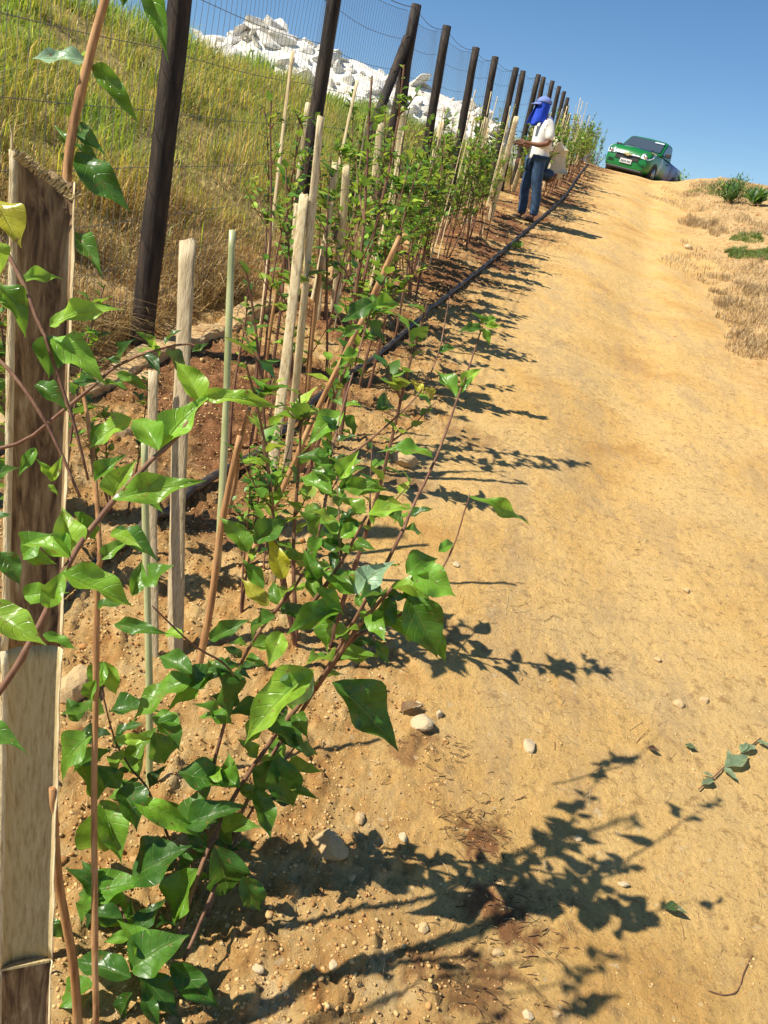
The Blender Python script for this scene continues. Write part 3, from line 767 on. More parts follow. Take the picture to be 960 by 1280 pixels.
def auto_leaves(path, t0, t1, pairs, L, tintw=None, up=.5, droop=.3, wid=.5):
    B = []; A = []; N = []; Ls = []
    n = len(path)
    for j in range(pairs):
        f = (t0+(t1-t0)*(j+.5*rnd.random()+.25)/pairs)*(n-1); i = min(int(f), n-2); p = path[i]*(1-(f-i))+path[i+1]*(f-i); ax = norm(path[i+1]-path[i])
        u = norm(np.cross(ax, np.array([.3, .2, 1.0]) if abs(ax[2]) < .9 else np.array([1., .2, 0]))); w = np.cross(ax, u); a0 = j*1.57+rnd.random()*.8
        for sgn in (1, -1):
            if rnd.random() < .12: continue
            d = sgn*(u*math.cos(a0)+w*math.sin(a0)); a = norm(d+ax*.55+np.array([0, 0, up*.25-.35*rnd.random()]))
            B.append(p+d*.004); A.append(a); N.append(norm(np.array([-.35, -.35, .9])+.5*(rng.random(3)-.5))); Ls.append(L*(.6+.6*rnd.random()))
    Ls = np.array(Ls); m = len(B)
    return leaf_batch(np.array(B), np.array(A), np.array(N), Ls, Ls*(wid+.08*(rng.random(m)-.5)), tints(m, tintw), 6, 10, .6, droop*1.3, .10)

# ---- main bush
mb = empty('leafy_shrub', tuple(hit(205, 1290)[0])); tag(mb, 'large glossy leaved shrub filling the lower left, arching toward the track', 'shrub')
ML = Vector(mb.location)
b = MB(); paths = {}
S = {
 'a': ([(190, 1300, 1.38), (235, 1130, 1.33), (285, 1010, 1.28), (340, 925, 1.25), (400, 850, 1.22), (455, 775, 1.2), (490, 735, 1.19)], .0065, .0035),
 'a2': ([(395, 862, 1.22), (440, 800, 1.23), (470, 785, 1.24), (520, 755, 1.23), (548, 718, 1.24), (568, 680, 1.27), (587, 618, 1.3)], .0042, .0012),
 'b': ([(215, 1295, 1.4), (300, 1020, 1.38), (395, 860, 1.38), (485, 700, 1.40), (520, 625, 1.42), (545, 572, 1.43), (575, 490, 1.45), (603, 408, 1.47)], .0055, .0016),
 'd': ([(225, 1290, 1.42), (240, 1080, 1.40), (290, 870, 1.40), (317, 800, 1.4), (383, 710, 1.42), (410, 610, 1.44), (413, 573, 1.46), (428, 513, 1.5), (466, 377, 1.58)], .005, .0016),
 'd2': ([(405, 625, 1.44), (421, 600, 1.43), (425, 575, 1.43)], .002, .001),
 'd3': ([(425, 700, 1.33), (424, 650, 1.33), (421, 595, 1.34)], .0018, .001),
 'f': ([(380, 770, 1.3), (425, 705, 1.3), (458, 645, 1.3)], .0045, .0022),
 'e': ([(205, 1290, 1.36), (222, 1100, 1.38), (187, 993, 1.33), (163, 960, 1.30), (143, 923, 1.24), (128, 867, 1.15)], .004, .0016),
 'k': ([(300, 860, 1.24), (283, 832, 1.2), (240, 805, 1.15), (190, 757, 1.1)], .003, .0015),
 'l': ([(215, 1290, 1.38), (170, 1180, 1.36), (140, 1120, 1.34), (112, 1118, 1.32)], .004, .0015),
 'm': ([(230, 1200, 1.36), (300, 1040, 1.34), (350, 960, 1.34), (372, 930, 1.33)], .004, .002),
 'n': ([(430, 575, 1.60), (480, 535, 1.62), (525, 490, 1.64), (548, 440, 1.68), (562, 370, 1.72)], .0028, .0012),
}
for k, (pl, r0, r1) in S.items():
    pl = [(a_, c_, deept(a_, c_, t_) if k != 'n' else t_) for (a_, c_, t_) in pl]; paths[k] = tubepx(b, pl, r0*.85, r1*.85)
o = b.build('stem', M_STEM, None, True); 
rows = [
 (130,827,108,868,1.1,.7,0,0),(132,827,150,868,1.1,.5,.5,2),(240,842,190,812,1.15,.62,0,1),(237,857,283,832,1.15,.7,0,1),(240,850,146,882,1.15,.5,.3,0),(262,800,307,774,1.2,.5,.3,1),
 (270,835,300,905,1.2,.6,-.5,1),(265,840,205,880,1.2,.5,0,0),
 (415,617,368,592,1.33,.5,0,0),(420,597,399,573,1.34,.5,.3,0),(424,597,449,567,1.34,.62,0,2),(427,608,486,612,1.38,.45,.2,0),(425,612,440,592,1.38,.6,.6,1),
 (457,642,427,617,1.3,.62,0,2),(460,643,507,626,1.3,.45,0,2),(462,645,470,655,1.3,.6,0,2),(422,668,397,637,1.3,.62,0,0),(425,672,456,650,1.3,.6,.2,2),
 (402,672,378,703,1.36,.66,.3,0),(400,676,440,690,1.36,.4,.8,1),(353,724,343,672,1.33,.55,0,3),(336,757,299,726,1.33,.6,0,3),(447,742,402,702,1.22,.55,0,0),
 (443,742,484,694,1.2,.60,0,4),(487,735,570,748,1.2,.55,-.3,2),(515,714,572,738,1.21,.75,.2,0),(508,717,550,688,1.24,.75,0,0),(510,745,553,828,1.18,.72,.2,1),
 (490,745,470,800,1.2,.55,-.6,1),(427,760,355,788,1.22,.5,0,0),(424,764,398,822,1.22,.55,.5,0),(460,773,500,776,1.22,.6,0,0),(470,800,486,832,1.26,.5,0,1),
 (482,770,540,800,1.24,.5,.2,0),(540,790,556,825,1.3,.6,0,0),
 (415,853,506,928,1.19,.50,0,1),(393,838,290,912,1.15,.50,.1,2),(392,838,350,888,1.18,.7,-.2,4),(340,880,282,893,1.2,.5,0,1),(352,790,332,830,1.22,.6,0,2),(345,770,290,790,1.25,.5,.3,1),
 (310,690,283,640,1.35,.55,0,0),(318,680,362,640,1.36,.6,0,1),(330,735,300,700,1.34,.5,0,0),(395,735,440,760,1.25,.45,0,0),(392,728,385,690,1.3,.6,0,0),
 (117,917,46,965,1.08,.6,.1,0),(141,937,68,968,1.1,.3,.2,1),(98,902,82,872,1.12,.7,0,1),(125,1008,107,1100,1.15,.52,0,0),(126,1000,157,1075,1.16,.55,0,0),
 (150,985,182,1030,1.15,.8,-.3,1),(165,998,258,1042,1.14,.3,.3,2),(122,1000,98,935,1.14,.45,.4,0),(150,985,125,950,1.14,.6,0,1),(143,925,192,925,1.12,.3,.3,2),
 (165,1097,232,1058,1.18,.8,-.2,1),(200,1050,180,1092,1.2,.8,-.4,1),(248,1086,196,1157,1.15,.62,0,0),(268,1056,301,1155,1.14,.58,0,1),(303,1095,324,1146,1.16,.5,.2,1),
 (112,1118,170,1098,1.16,.55,0,0),(114,1120,170,1157,1.16,.6,0,0),(114,1120,150,1168,1.18,.5,-.3,1),(164,1222,84,1192,1.14,.5,0,1),(118,1230,57,1250,1.16,.45,0,0),(163,1212,226,1160,1.2,.8,-.2,1),
 (175,1214,222,1278,1.17,.5,0,1),(213,1206,279,1256,1.17,.42,.2,1),(20,1188,50,1237,1.0,.5,0,1),(55,1148,86,1178,1.05,.5,.3,1),(185,1195,160,1150,1.18,.6,0,0),
 (192,915,213,968,1.18,.6,0,1),(195,900,230,935,1.18,.8,-.3,1),(205,1000,220,1050,1.2,.6,0,1),(222,965,300,985,1.2,.5,0,1),(230,1032,303,1008,1.2,.5,.1,1),(232,1035,260,975,1.2,.6,-.4,1),
 (300,985,265,960,1.2,.7,0,0),(330,900,390,930,1.2,.6,-.3,1),(335,895,300,930,1.22,.6,0,0),(346,945,362,1022,1.2,.65,.1,1),(318,986,344,1046,1.2,.55,0,1),(340,950,318,1000,1.2,.7,-.3,1),
 (363,985,396,990,1.22,.35,.3,1),(300,880,262,868,1.2,.6,0,1),(290,905,245,880,1.2,.6,.2,0),(225,905,180,890,1.17,.6,0,0),(165,1240,140,1275,1.2,.5,0,1),(180,1240,195,1290,1.2,.5,0,1),
 (603,405,598,388,1.47,.5,0,0),(604,404,622,396,1.47,.5,0,0),(606,407,628,407,1.47,.4,.3,2),(604,410,614,432,1.47,.5,0,0),(602,412,580,405,1.47,.45,0,1),
 (570,497,543,458,1.46,.5,.4,0),(573,492,586,470,1.46,.4,0,0),(576,480,600,458,1.46,.5,.2,2),(541,572,477,548,1.43,.35,.2,0),(585,620,686,655,1.29,.17,.2,2),(548,690,575,672,1.25,.5,0,0),
 (466,378,430,398,1.57,.6,0,1),(464,385,505,372,1.57,.6,.2,0),(458,400,485,430,1.57,.6,0,1),(455,410,420,420,1.56,.5,0,0),(448,440,420,455,1.55,.55,0,0),
 (430,515,380,550,1.5,.55,0,0),(428,520,455,545,1.5,.5,0,1),(413,575,370,560,1.46,.45,0,1),(413,560,393,590,1.46,.5,.2,0),
 (528,492,512,470,1.64,.5,.2,3),(530,485,545,500,1.64,.5,.3,3),(548,440,570,430,1.68,.5,0,1),(470,512,500,500,1.6,.7,0,1),
]
pts_ = [leavespx(rows, True)]
pts_.append(auto_leaves(paths['a'], .2, .97, 11, .080, [3, 3, 3, 1, 2, 0]))
pts_.append(auto_leaves(paths['m'], .2, .97, 4, .085, [2, 3, 2, .4, 3, 0]))
pts_.append(auto_leaves(paths['d'], .10, .66, 16, .070, [3, 2, 3, 1, 1, .2]))
pts_.append(auto_leaves(paths['d'], .66, .99, 8, .040, [3, 2, 3, 1, 1, .2]))
pts_.append(auto_leaves(paths['e'], .1, .95, 9, .088, [2, 3, 2, .6, 3, 0]))
pts_.append(auto_leaves(paths['k'], .1, .8, 3, .055, [2, 3, 2, .6, 2, 0]))
pts_.append(auto_leaves(paths['f'], .1, .8, 5, .055, [3, 2, 3, 1, 1, .2]))
pts_.append(auto_leaves(paths['d2'], .1, 1, 4, .05)); pts_.append(auto_leaves(paths['b'], .34, .56, 4, .055)); pts_.append(auto_leaves(paths['a2'], .1, .55, 4, .055)); pts_.append(auto_leaves(paths['d3'], .1, 1, 4, .05))
pts_.append(auto_leaves(paths['l'], .2, 1, 7, .085, [2, 3, 2, .4, 3, 0]))
q = batch_obj('foliage', pts_, M_LEAF)
for c in (o, q): reg(c, mb); c.matrix_parent_inverse = Matrix.Translation(-ML)

# ---- near left shrub (branches reaching in from the left edge)
gp = hit(-330, 1500)[0]
lb = empty('leafy_shrub', tuple(gp)); tag(lb, 'nearest shrub on the left edge, bright leaves crossing in front of thick stake', 'shrub'); LL = Vector(lb.location)
b = MB(); pp = {}
def T(*a): return list(a)
S = {
 'g': ([(-330, 1500, hit(-330, 1500)[1]), (-150, 1120, .80), (-40, 920, .66), (10, 850, .64), (50, 780, .64), (88, 700, .65), (130, 640, .66), (180, 585, .67), (222, 545, .68), (253, 500, .70)], .0042, .0022),
 'h': ([(-330, 1500, hit(-330, 1500)[1]), (-260, 900, .95), (-170, 500, .90), (-70, 400, .88), (0, 450, .86), (60, 533, .86), (100, 622, .87)], .0040, .002),
 'h2': ([(-200, 900, .95), (-120, 500, .92), (-30, 300, .88), (12, 322, .86), (50, 407, .86), (62, 437, .86), (95, 540, .88), (110, 600, .9)], .004, .0018),
 'i': ([(-120, 500, .92), (0, 560, .93), (95, 500, .93), (143, 460, .95), (187, 440, .96), (233, 430, .98), (252, 436, .98)], .0034, .0012),
}
for k, (pl, r0, r1) in S.items(): pp[k] = tubepx(b, pl, r0*.75, r1*.8)
o = b.build('stem', M_STEM, None, True)
rows = [
 (25,352,80,331,.86,.35,.2,2),(62,408,136,362,.86,.36,.1,2),(0,357,48,410,.85,.6,0,0),(66,420,66,470,.87,.95,0,1),(66,422,128,457,.86,.5,.1,2),(198,563,164,500,.67,.62,0,2),(200,563,252,484,.68,.42,-.3,2),
 (250,502,226,447,.70,.62,.1,2),(252,498,345,488,.70,.26,.2,2),(165,523,102,550,.90,.48,0,2),(145,467,190,482,.95,.35,.2,0),(190,435,176,412,.96,.5,.2,0),(193,432,205,445,.96,.5,.2,0),
 (62,600,48,571,.86,.4,.3,2),(64,602,76,572,.86,.4,.3,2),(60,606,74,618,.86,.4,0,2),(140,624,254,598,.66,.38,.1,2),(142,622,158,575,.68,.7,-.4,2),(88,698,33,655,.65,.55,.1,2),(88,697,82,632,.65,.62,0,2),(78,717,168,758,.62,.52,0,2),
 (60,760,73,713,.63,.55,0,2),(28,693,54,666,.72,.8,0,0),(30,695,72,700,.72,.6,.2,0),(0,690,30,728,.7,.6,0,1),(-20,760,46,808,.58,.62,0,2),(118,602,152,563,.84,.5,.1,0),(140,665,202,680,.84,.5,0,1),(138,668,175,672,.82,.4,.2,2),
 (182,730,208,706,.9,.7,0,0),(165,745,186,697,.9,.5,.2,0),(143,780,203,788,.9,.3,.3,1),(53,793,98,807,.8,.4,0,0),(-5,250,20,300,.8,.8,0,3),(-8,300,14,340,.8,.7,0,2),(-25,650,12,640,.9,.6,0,1),(-20,600,18,580,.9,.6,0,1),
 (-30,905,36,928,.70,.35,0,1),(45,560,22,590,.88,.4,0,0),(100,640,118,680,.88,.5,0,0),(105,640,85,670,.88,.5,.3,0),(30,745,70,735,.66,.6,.3,0),(115,560,140,520,.9,.5,0,0),(45,480,80,500,.87,.5,0,1),
 (-12,370,12,380,.82,.6,0,0),(240,440,262,430,.97,.4,0,1),(150,455,128,440,.95,.5,.3,1),(90,480,120,470,.92,.5,0,1),(170,600,200,640,.88,.5,.3,0),
]
q = batch_obj('foliage', [leavespx(rows), auto_leaves(pp['i'], .35, .8, 4, .05, [2, 3, 1, .3, 3, 0])], M_LEAF)
for c in (o, q): reg(c, lb); c.matrix_parent_inverse = Matrix.Translation(-LL)

# ---- tall woody shoot behind the thick stake
g3, t3 = hit(60, 1190)
ws = empty('woody_sapling', tuple(g3)); tag(ws, 'upright woody shoot with chewed pale leaf rising behind the thick stake', 'sapling'); WL = Vector(g3)
b = MB(); s1 = tubepx(b, [(60, 1200, t3), (66, 1000, 1.35), (74, 600, 1.18), (83, 240, 1.12), (100, 120, 1.1), (133, -5, 1.08), (160, -90, 1.07)], .0075, .0055, 6, 9)
s2 = tubepx(b, [(120, 1290, 1.3), (118, 1000, 1.22), (122, 740, 1.12), (125, 690, 1.1), (115, 560, 1.1), (100, 470, 1.1)], .0055, .0025, 6, 8)
o = b.build('stem', M_CANE, None, True)
rows = [(108,77,36,68,1.1,.48,.1,4),(115,82,176,140,1.1,.36,.4,0),(95,190,153,264,1.12,.42,.2,1),(92,188,64,152,1.12,.4,.3,0),(95,170,122,178,1.13,.5,0,1),(96,168,118,150,1.13,.5,0,1),(90,180,130,195,1.13,.4,0,1),
        (88,290,136,332,1.14,.42,.1,1),(180,-30,210,48,1.1,.33,.2,0),(98,75,100,55,1.11,.5,0,2),(90,185,75,210,1.12,.5,0,1),(158,-20,150,8,1.1,.5,0,1),
        (125,700,160,670,1.1,.5,0,0),(122,760,150,740,1.12,.5,0,1),(120,850,105,880,1.15,.5,0,0)]
q = batch_obj('foliage', [leavespx(rows)], M_LEAF)
for c in (o, q): reg(c, ws); c.matrix_parent_inverse = Matrix.Translation(-WL)

# ---- small sapling between kerb and pipe, crossing (280..340, 560..800)
CAN = [((300, 545), (247, 837), 9, 'bare orange brown cane leaning right, behind the large shrub'), ((403, 320), (372, 590), 7, 'bare brown cane crossing in front of the pale stakes'), ((500, 295), (375, 588), 8, 'long bare brown cane leaning over the irrigation pipe'),
       ((66, 985), (97, 1285), 11, 'short tan cane standing right beside the thick stake at the bottom'), ((455, 395), (300, 720), 7, 'slender brown cane slanting behind the shrub top'), ((352, 330), (318, 555), 5, 'thin brown cane left of the widest pale stake'), ((312, 510), (285, 640), 6, 'short brown stub right of the thin green rod')]
for (tp, bs, w, lab) in CAN:
    q_, tb = hit(*bs); b = MB(); top = P(tp[0], tp[1], tb-.22); v = top-q_; mids = [q_-v*.05, q_+v*.3+np.array([.004, 0, 0]), q_+v*.65-np.array([.006, 0, 0]), top]
    r = w/FPX*tb/2; s = smooth_path([np.array(m) for m in mids], 5)
    b.tube([p-q_ for p in s], [r*(1.1-.35*i/len(s)) for i in range(len(s))], 8); o = b.build('bare_cane', M_CANE, None, True); o.location = q_
    tag(o, lab, 'cane', 'bare brown canes')
for (tp, bs, h, lab) in [((285, 590), (300, 760), .55, 'low leafy sprig on the reddish soil behind the shrub'), ((320, 640), (330, 720), .5, 'small leafy sprig behind the yellow spotted leaves')]:
    q_, tb = hit(*bs); sapling(q_[0], q_[1], h, rnd.randrange(7), lab, group=None, name='leafy_sprig')
for (bp, h, v, lab) in [((45, 700), .95, 2, 'sapling half hidden at the left edge behind the thick stake'), ((150, 640), .55, 4, 'low sapling between the thick stake and the near dark post')]:
    q_, tb = hit(*bp); sapling(q_[0], q_[1], h, v, lab, group=None)
# ================================================================ GRASS ON THE HILLSIDE
def scatter_hill(n, dens_fn, y0=1.6, y1=22):
    u = rng.random(n); y = y0+(y1-y0)*u**1.25
    d = .05+9.5*rng.random(n)**1.2; x = fx(y)-d
    k = rng.random(n) < dens_fn(x, y, d); return x[k], y[k], d[k]
def grass(name, n, fn, pal, w, Lr, Wr, material, label_kind='stuff', y0=1.6, y1=22, bnd=(.2, .8)):
    x, y, d = scatter_hill(n, fn, y0, y1); D = np.hypot(x, y)
    az = x/np.maximum(y, .5); k = (az > -1.0) & (az < .35); x, y, d, D = x[k], y[k], d[k], D[k]
    m = len(x); B = np.stack([x, y, Gbase(x, y)-.01], 1)
    a = rng.random(m)*6.28; wind = np.array([.5, -.25, 0]); dv = np.stack([np.cos(a), np.sin(a), 0*a], 1)*.7+wind
    cl = .35+1.3*np.clip(fbm(x, y, 2.4, 3, 91)*1.5+.5, 0, 1.2)
    L = (Lr[0]+(Lr[1]-Lr[0])*rng.random(m))*cl
    W = (Wr[0]+(Wr[1]-Wr[0])*rng.random(m))*(1+.10*D); be = bnd[0]+(bnd[1]-bnd[0])*rng.random(m)
    t = tints(m, w, pal, .3)
    mixk = np.clip(.5+2.2*fbm(x, y, 1.3, 3, 93), 0, 1)[:, None]
    t = t*(1-mixk)*np.array([[.72, 1.08, .7]])+t*mixk*np.array([[1.12, 1.06, 1.1]])
    if material is M_DRY: t = tints(m, w, pal, .3)*(.75+.35*mixk)
    return batch_obj(name, [blade_batch(B, dv, L, W, be, t)], material, None, False)
GP = np.array([(.20, .27, .03), (.31, .34, .035), (.42, .39, .05), (.12, .18, .02), (.55, .44, .13)])
g = grass('hillside_grass', 300000, lambda x, y, d: np.clip(.7+1.8*fbm(x, y, 2.0, 3, 90), 0.08, 1)*sst(.6, 1.9, d+np.clip((y-4)*.35, -.8, 1.6)), GP, [3.4, 3.4, 2.6, 1.5, 1.9], (.07, .25), (.003, .0055), M_GRASS)
tag(g, kind='stuff')
SP = np.array([(.55, .40, .15), (.46, .32, .11), (.64, .50, .24), (.30, .20, .08)])
g = grass('dry_grass', 90000, lambda x, y, d: np.clip(sst(3.4, .3, d)*1.6*sst(9, 3, y)+.16+.9*fbm(x, y, 1.3, 2, 99), 0, 1), SP, [3, 3, 2, 2], (.05, .20), (.0025, .005), M_DRY)
tag(g, kind='stuff')

g = grass('dry_straw', 130000, lambda x, y, d: sst(1.7, .4, d+.8*fbm(x, y, 1.2, 2, 13))*sst(7.5, 5, y)*.9, np.array([(.58, .40, .15), (.48, .31, .11), (.66, .50, .24), (.34, .20, .08)]), [3, 3, 2, 1], (.07, .20), (.0022, .0045), M_DRY, y0=2.0, y1=8, bnd=(.75, 1.6))
tag(g, kind='stuff')
# ================================================================ BRUSH ON THE RIGHT BANK
def tuft_patch(name, cxpx, rx_, ry_, n, pal, w, Lr, material, bend=.7, W=(.003, .006)):
    q, t = hit(*cxpx); a = rng.random(n)*6.28; r = np.sqrt(rng.random(n)); x = q[0]+rx_*r*np.cos(a)*(1+.4*np.sin(3*a+n)); y = q[1]+ry_*r*np.sin(a)*(1+.3*np.cos(4*a))
    k = fbm(x, y, 3.5, 2, 44)+.25 > .5*(r-.6); x = x[k]; y = y[k]
    m = len(x); B = np.stack([x, y, Gz(x, y)-.01], 1); a = rng.random(m)*6.28; dv = np.stack([np.cos(a), np.sin(a), 0*a], 1)
    L = (Lr[0]+(Lr[1]-Lr[0])*rng.random(m)); Wd = (W[0]+(W[1]-W[0])*rng.random(m))*(1+.04*t)
    return blade_batch(B, dv, L, Wd, bend*(.4+.8*rng.random(m)), tints(m, w, pal, .3))
BR = np.array([(.40, .28, .13), (.52, .38, .20), (.28, .18, .08), (.60, .47, .27)]); BG = np.array([(.10, .17, .03), (.16, .24, .03), (.26, .28, .05), (.07, .12, .02)])
o = batch_obj('dry_brush', [tuft_patch('b', (920, 340), .7, 2.2, 2600, BR, [3, 3, 2, 1], (.03, .12), M_DRY), tuft_patch('b', (950, 410), .5, 1.2, 2000, BR, [3, 3, 2, 1], (.04, .13), M_DRY), tuft_patch('b', (880, 260), .9, 3.0, 3500, BR, [2, 3, 1, 2], (.03, .10), M_DRY), tuft_patch('b', (935, 375), .55, 1.2, 5500, BR, [3, 3, 2, 1], (.03, .11), M_DRY), tuft_patch('b', (880, 285), .3, 1.0, 2500, BR, [3, 3, 2, 1], (.05, .18), M_DRY),
     tuft_patch('b', (960, 290), .8, 1.4, 2500, BR, [3, 3, 2, 1], (.04, .14), M_DRY), tuft_patch('b', (905, 235), 1.0, 1.5, 3000, BR, [2, 3, 1, 2], (.05, .16), M_DRY), tuft_patch('b', (855, 215), .8, .8, 1800, BR, [3, 3, 2, 1], (.05, .2), M_DRY),
     tuft_patch('b', (958, 440), .25, .6, 1500, BR, [3, 3, 2, 1], (.04, .12), M_DRY)], M_DRY, None, False); tag(o, kind='stuff')
o = batch_obj('green_ground_cover', [tuft_patch('b', (945, 318), .55, .50, 5500, BG, [3, 3, 1, 1], (.04, .12), M_GRASS), tuft_patch('b', (935, 298), .3, .3, 1300, BG, [3, 3, 1, 1], (.04, .10), M_GRASS),
     tuft_patch('b', (905, 240), .7, .8, 2200, BG, [1, 1, 3, 0], (.04, .12), M_GRASS), tuft_patch('b', (935, 241), .3, .4, 900, BG, [3, 3, 1, 1], (.04, .14), M_GRASS)], M_GRASS, None, False); tag(o, kind='stuff')
# bush on the skyline, agave-like clump, low bushes behind the truck
def bush(name, loc, r, h, n, leafL, w, label, cat='bush', spiky=False, group=None):
    e = empty(name, tuple(loc)); b = MB(); Bs = []; As = []; Ls = []
    for k in range(int(12+r*10)):
        a = rnd.random()*6.28; rr_ = r*(.25+.75*rnd.random()); hh = h*(.55+.55*rnd.random())*(1-.45*(rr_/r)**2)
        p = [np.zeros(3), np.array([math.cos(a)*rr_*.4, math.sin(a)*rr_*.4, hh*.5]), np.array([math.cos(a)*rr_, math.sin(a)*rr_, hh])]
        b.tube(p, [.014*h, .009*h, .003*h], 5)
        for j in range(n//int(12+r*10)):
            t = .25+.8*rnd.random(); q = p[0]+(p[1]-p[0])*min(1, t*2) if t < .5 else p[1]+(p[2]-p[1])*(t*2-1)
            q = q+np.array([rnd.gauss(0, .07*r), rnd.gauss(0, .07*r), rnd.gauss(0, .06*h)])
            Bs.append(q); v = np.array([rnd.gauss(0, .6), rnd.gauss(0, .6), .6+rnd.random()]); As.append(norm(v)); Ls.append(leafL*(.6+.8*rnd.random()))
    reg(b.build('stem', M_STEM, None, True), e)
    Ls = np.array(Ls); m = len(Ls)
    V = leaf_batch(np.array(Bs), np.array(As), np.array([-.3, -.3, 1])+.8*(rng.random((m, 3))-.5), Ls, Ls*(.2 if spiky else .42), tints(m, w), 2, 3, .2, .2)
    reg(batch_obj('foliage', [V], M_LEAF_FAR), e); tag(e, label, cat, group); return e
DK = [1, 3, .6, .1, 3, 0]; OL = [2, 1, 2, 2, 1, 1]
q = P(922, 226, 17.0); q[2] = gnd(q[0], q[1])-.02; bush('skyline_bush', q, .55, .62, 1500, .085, DK, 'dark green bush on the crest of the right bank', spiky=True)
q = P(955, 226, 16.8); q[2] = gnd(q[0], q[1])-.02; bush('skyline_bush', q, .3, .32, 500, .08, DK, 'smaller dark bush at right edge beside the crest bush', spiky=True)
q = hit(943, 258)[0]; bush('spiky_plant', q, .22, .22, 90, .24, DK, 'small spiky agave like plant on the right bank', 'plant', spiky=True)
for i, (a, c, t, r, h, lab) in enumerate([(738, 208, 27, .55, 1.0, 'dry olive bush on the crest left of the truck'), (722, 205, 25, .5, 1.1, 'olive scrub on the crest at the end of the planted row'), (845, 212, 27, .7, .75, 'low scrubby bush behind the truck on its right'), (750, 206, 31, .8, 1.2, 'low bush partly hidden by the left front of the truck')]):
    q = P(a, c, t); q[2] = gnd(q[0], q[1])-.05; bush('scrub_bush', q, r, h, 700, .07, [2, 2, 1, 1, 1, 1], lab)

# ================================================================ RUBBLE PILE
def hull(seed, n=17, flat=1.0):
    rr = random.Random(seed); bm = bmesh.new()
    fx_, fy_, fz_ = .6+.5*rr.random(), .6+.5*rr.random(), (.35+.5*rr.random())*flat
    for _ in range(n):
        v = Vector((rr.uniform(-1, 1), rr.uniform(-1, 1), rr.uniform(-1, 1)));
        m = max(abs(c) for c in v); v = v/m*(.75+.25*rr.random()); bm.verts.new((v.x*fx_, v.y*fy_, v.z*fz_))
    bmesh.ops.convex_hull(bm, input=bm.verts); 
    for v in [v for v in bm.verts if not v.link_faces]: bm.verts.remove(v)
    bmesh.ops.bevel(bm, geom=bm.edges[:]+bm.verts[:], offset=.045, segments=1, affect='EDGES', profile=.6)
    me = bpy.data.meshes.new('boulder'); bm.to_mesh(me); bm.free(); me.materials.append(M_ROCKW); return me
RIDGE = [(236, 66), (262, 47), (300, 33), (330, 22), (352, 30), (378, 42), (402, 52), (430, 66), (452, 72), (475, 80), (500, 88), (522, 98), (545, 112), (575, 126), (600, 133), (625, 146), (645, 160)]
def ridge(px):
    for (a, b_), (c, d) in zip(RIDGE, RIDGE[1:]):
        if a <= px <= c: return b_+(d-b_)*(px-a)/(c-a)
    return RIDGE[0][1] if px < RIDGE[0][0] else RIDGE[-1][1]
RT = 16.0
rp = []
for px in np.linspace(236, 645, 40):
    top = P(px, ridge(px)+6, RT); rp.append(top)
rp = np.array(rp); V = []; F = []
acr = np.linspace(-1, 1, 15)
for i, tpt in enumerate(rp):
    g0 = gnd(tpt[0], tpt[1]); H = max(tpt[2]-g0, .05)
    edge = 1.0
    for a in acr:
        wy = 2.2; x = tpt[0]-.1*a; y = tpt[1]+a*wy; f = max(0, 1-abs(a)**1.25)
        z = gnd(x, y)-.15+(H+.10)*f+.16*float(fbm(np.array([x]), np.array([y]), 1.7, 3, 71)[0])*(f > 0)
        V.append((x, y, z))
n = len(acr)
for i in range(len(rp)-1):
    for j in range(n-1): F.append((i*n+j, (i+1)*n+j, (i+1)*n+j+1, i*n+j+1))
b = MB(); b.add(V, F); o = b.build('rubble_heap', M_ROCKW, None, False); tag(o, kind='stuff')
HV = [hull(i) for i in range(14)]+[hull(50+i, 10, .45) for i in range(5)]
for k in range(270):
    px = 240+400*rnd.random(); i = int((px-236)/(645-236)*39); tpt = rp[max(0, min(39, i))]
    g0 = gnd(tpt[0], tpt[1]); H = max(tpt[2]-g0, .05)
    a = -1.0+1.15*rnd.random()**.8; y = tpt[1]+a*2.2; x = tpt[0]-.1*a+(rnd.random()-.5)*.15
    s = (.05+.25*rnd.random()**2.2)*(.7 if H < .5 else 1)*(1.35 if k % 13 == 0 else 1)
    z = gnd(x, y)-.15+(H+.10)*(1-abs(a)**1.25)+.0*s
    o = bpy.data.objects.new('boulder', HV[rnd.randrange(19)]); COL.objects.link(o); o.location = (x, y, z); o.scale = (s*(.9+.6*rnd.random()), s, s*(.55+.35*rnd.random())); o.rotation_euler = ((rnd.random()-.5)*1.6, (rnd.random()-.5)*1.6, rnd.random()*6)
    tag(o, 'angular white stone block lying in the heap of rubble above the grass', 'boulder', 'white boulders of the rubble heap')

# ================================================================ STONES, GRAVEL, STRAW ON THE GROUND
def stone_mesh(seed, material, sub=2):
    bm = bmesh.new(); bmesh.ops.create_icosphere(bm, subdivisions=sub+1, radius=1); rr = random.Random(seed)
    pl = [(Vector((rr.gauss(0, 1), rr.gauss(0, 1), rr.gauss(0, 1))).normalized(), .55+.3*rr.random()) for _ in range(14)]
    for v in bm.verts:
        for (nn, dd) in pl:
            k = v.co.dot(nn)
            if k > dd: v.co -= nn*(k-dd)*.85
        v.co.x *= 1.2; v.co.z *= .72
        v.co *= 1+.05*math.sin(v.co.x*7+seed)*math.cos(v.co.y*6)+.045*(rr.random()-.5)
    me = bpy.data.meshes.new('stone'); bm.to_mesh(me); bm.free(); me.materials.append(material); return me
SM = [stone_mesh(i, M_STONE) for i in range(5)]+[stone_mesh(20+i, M_STONE_P) for i in range(4)]
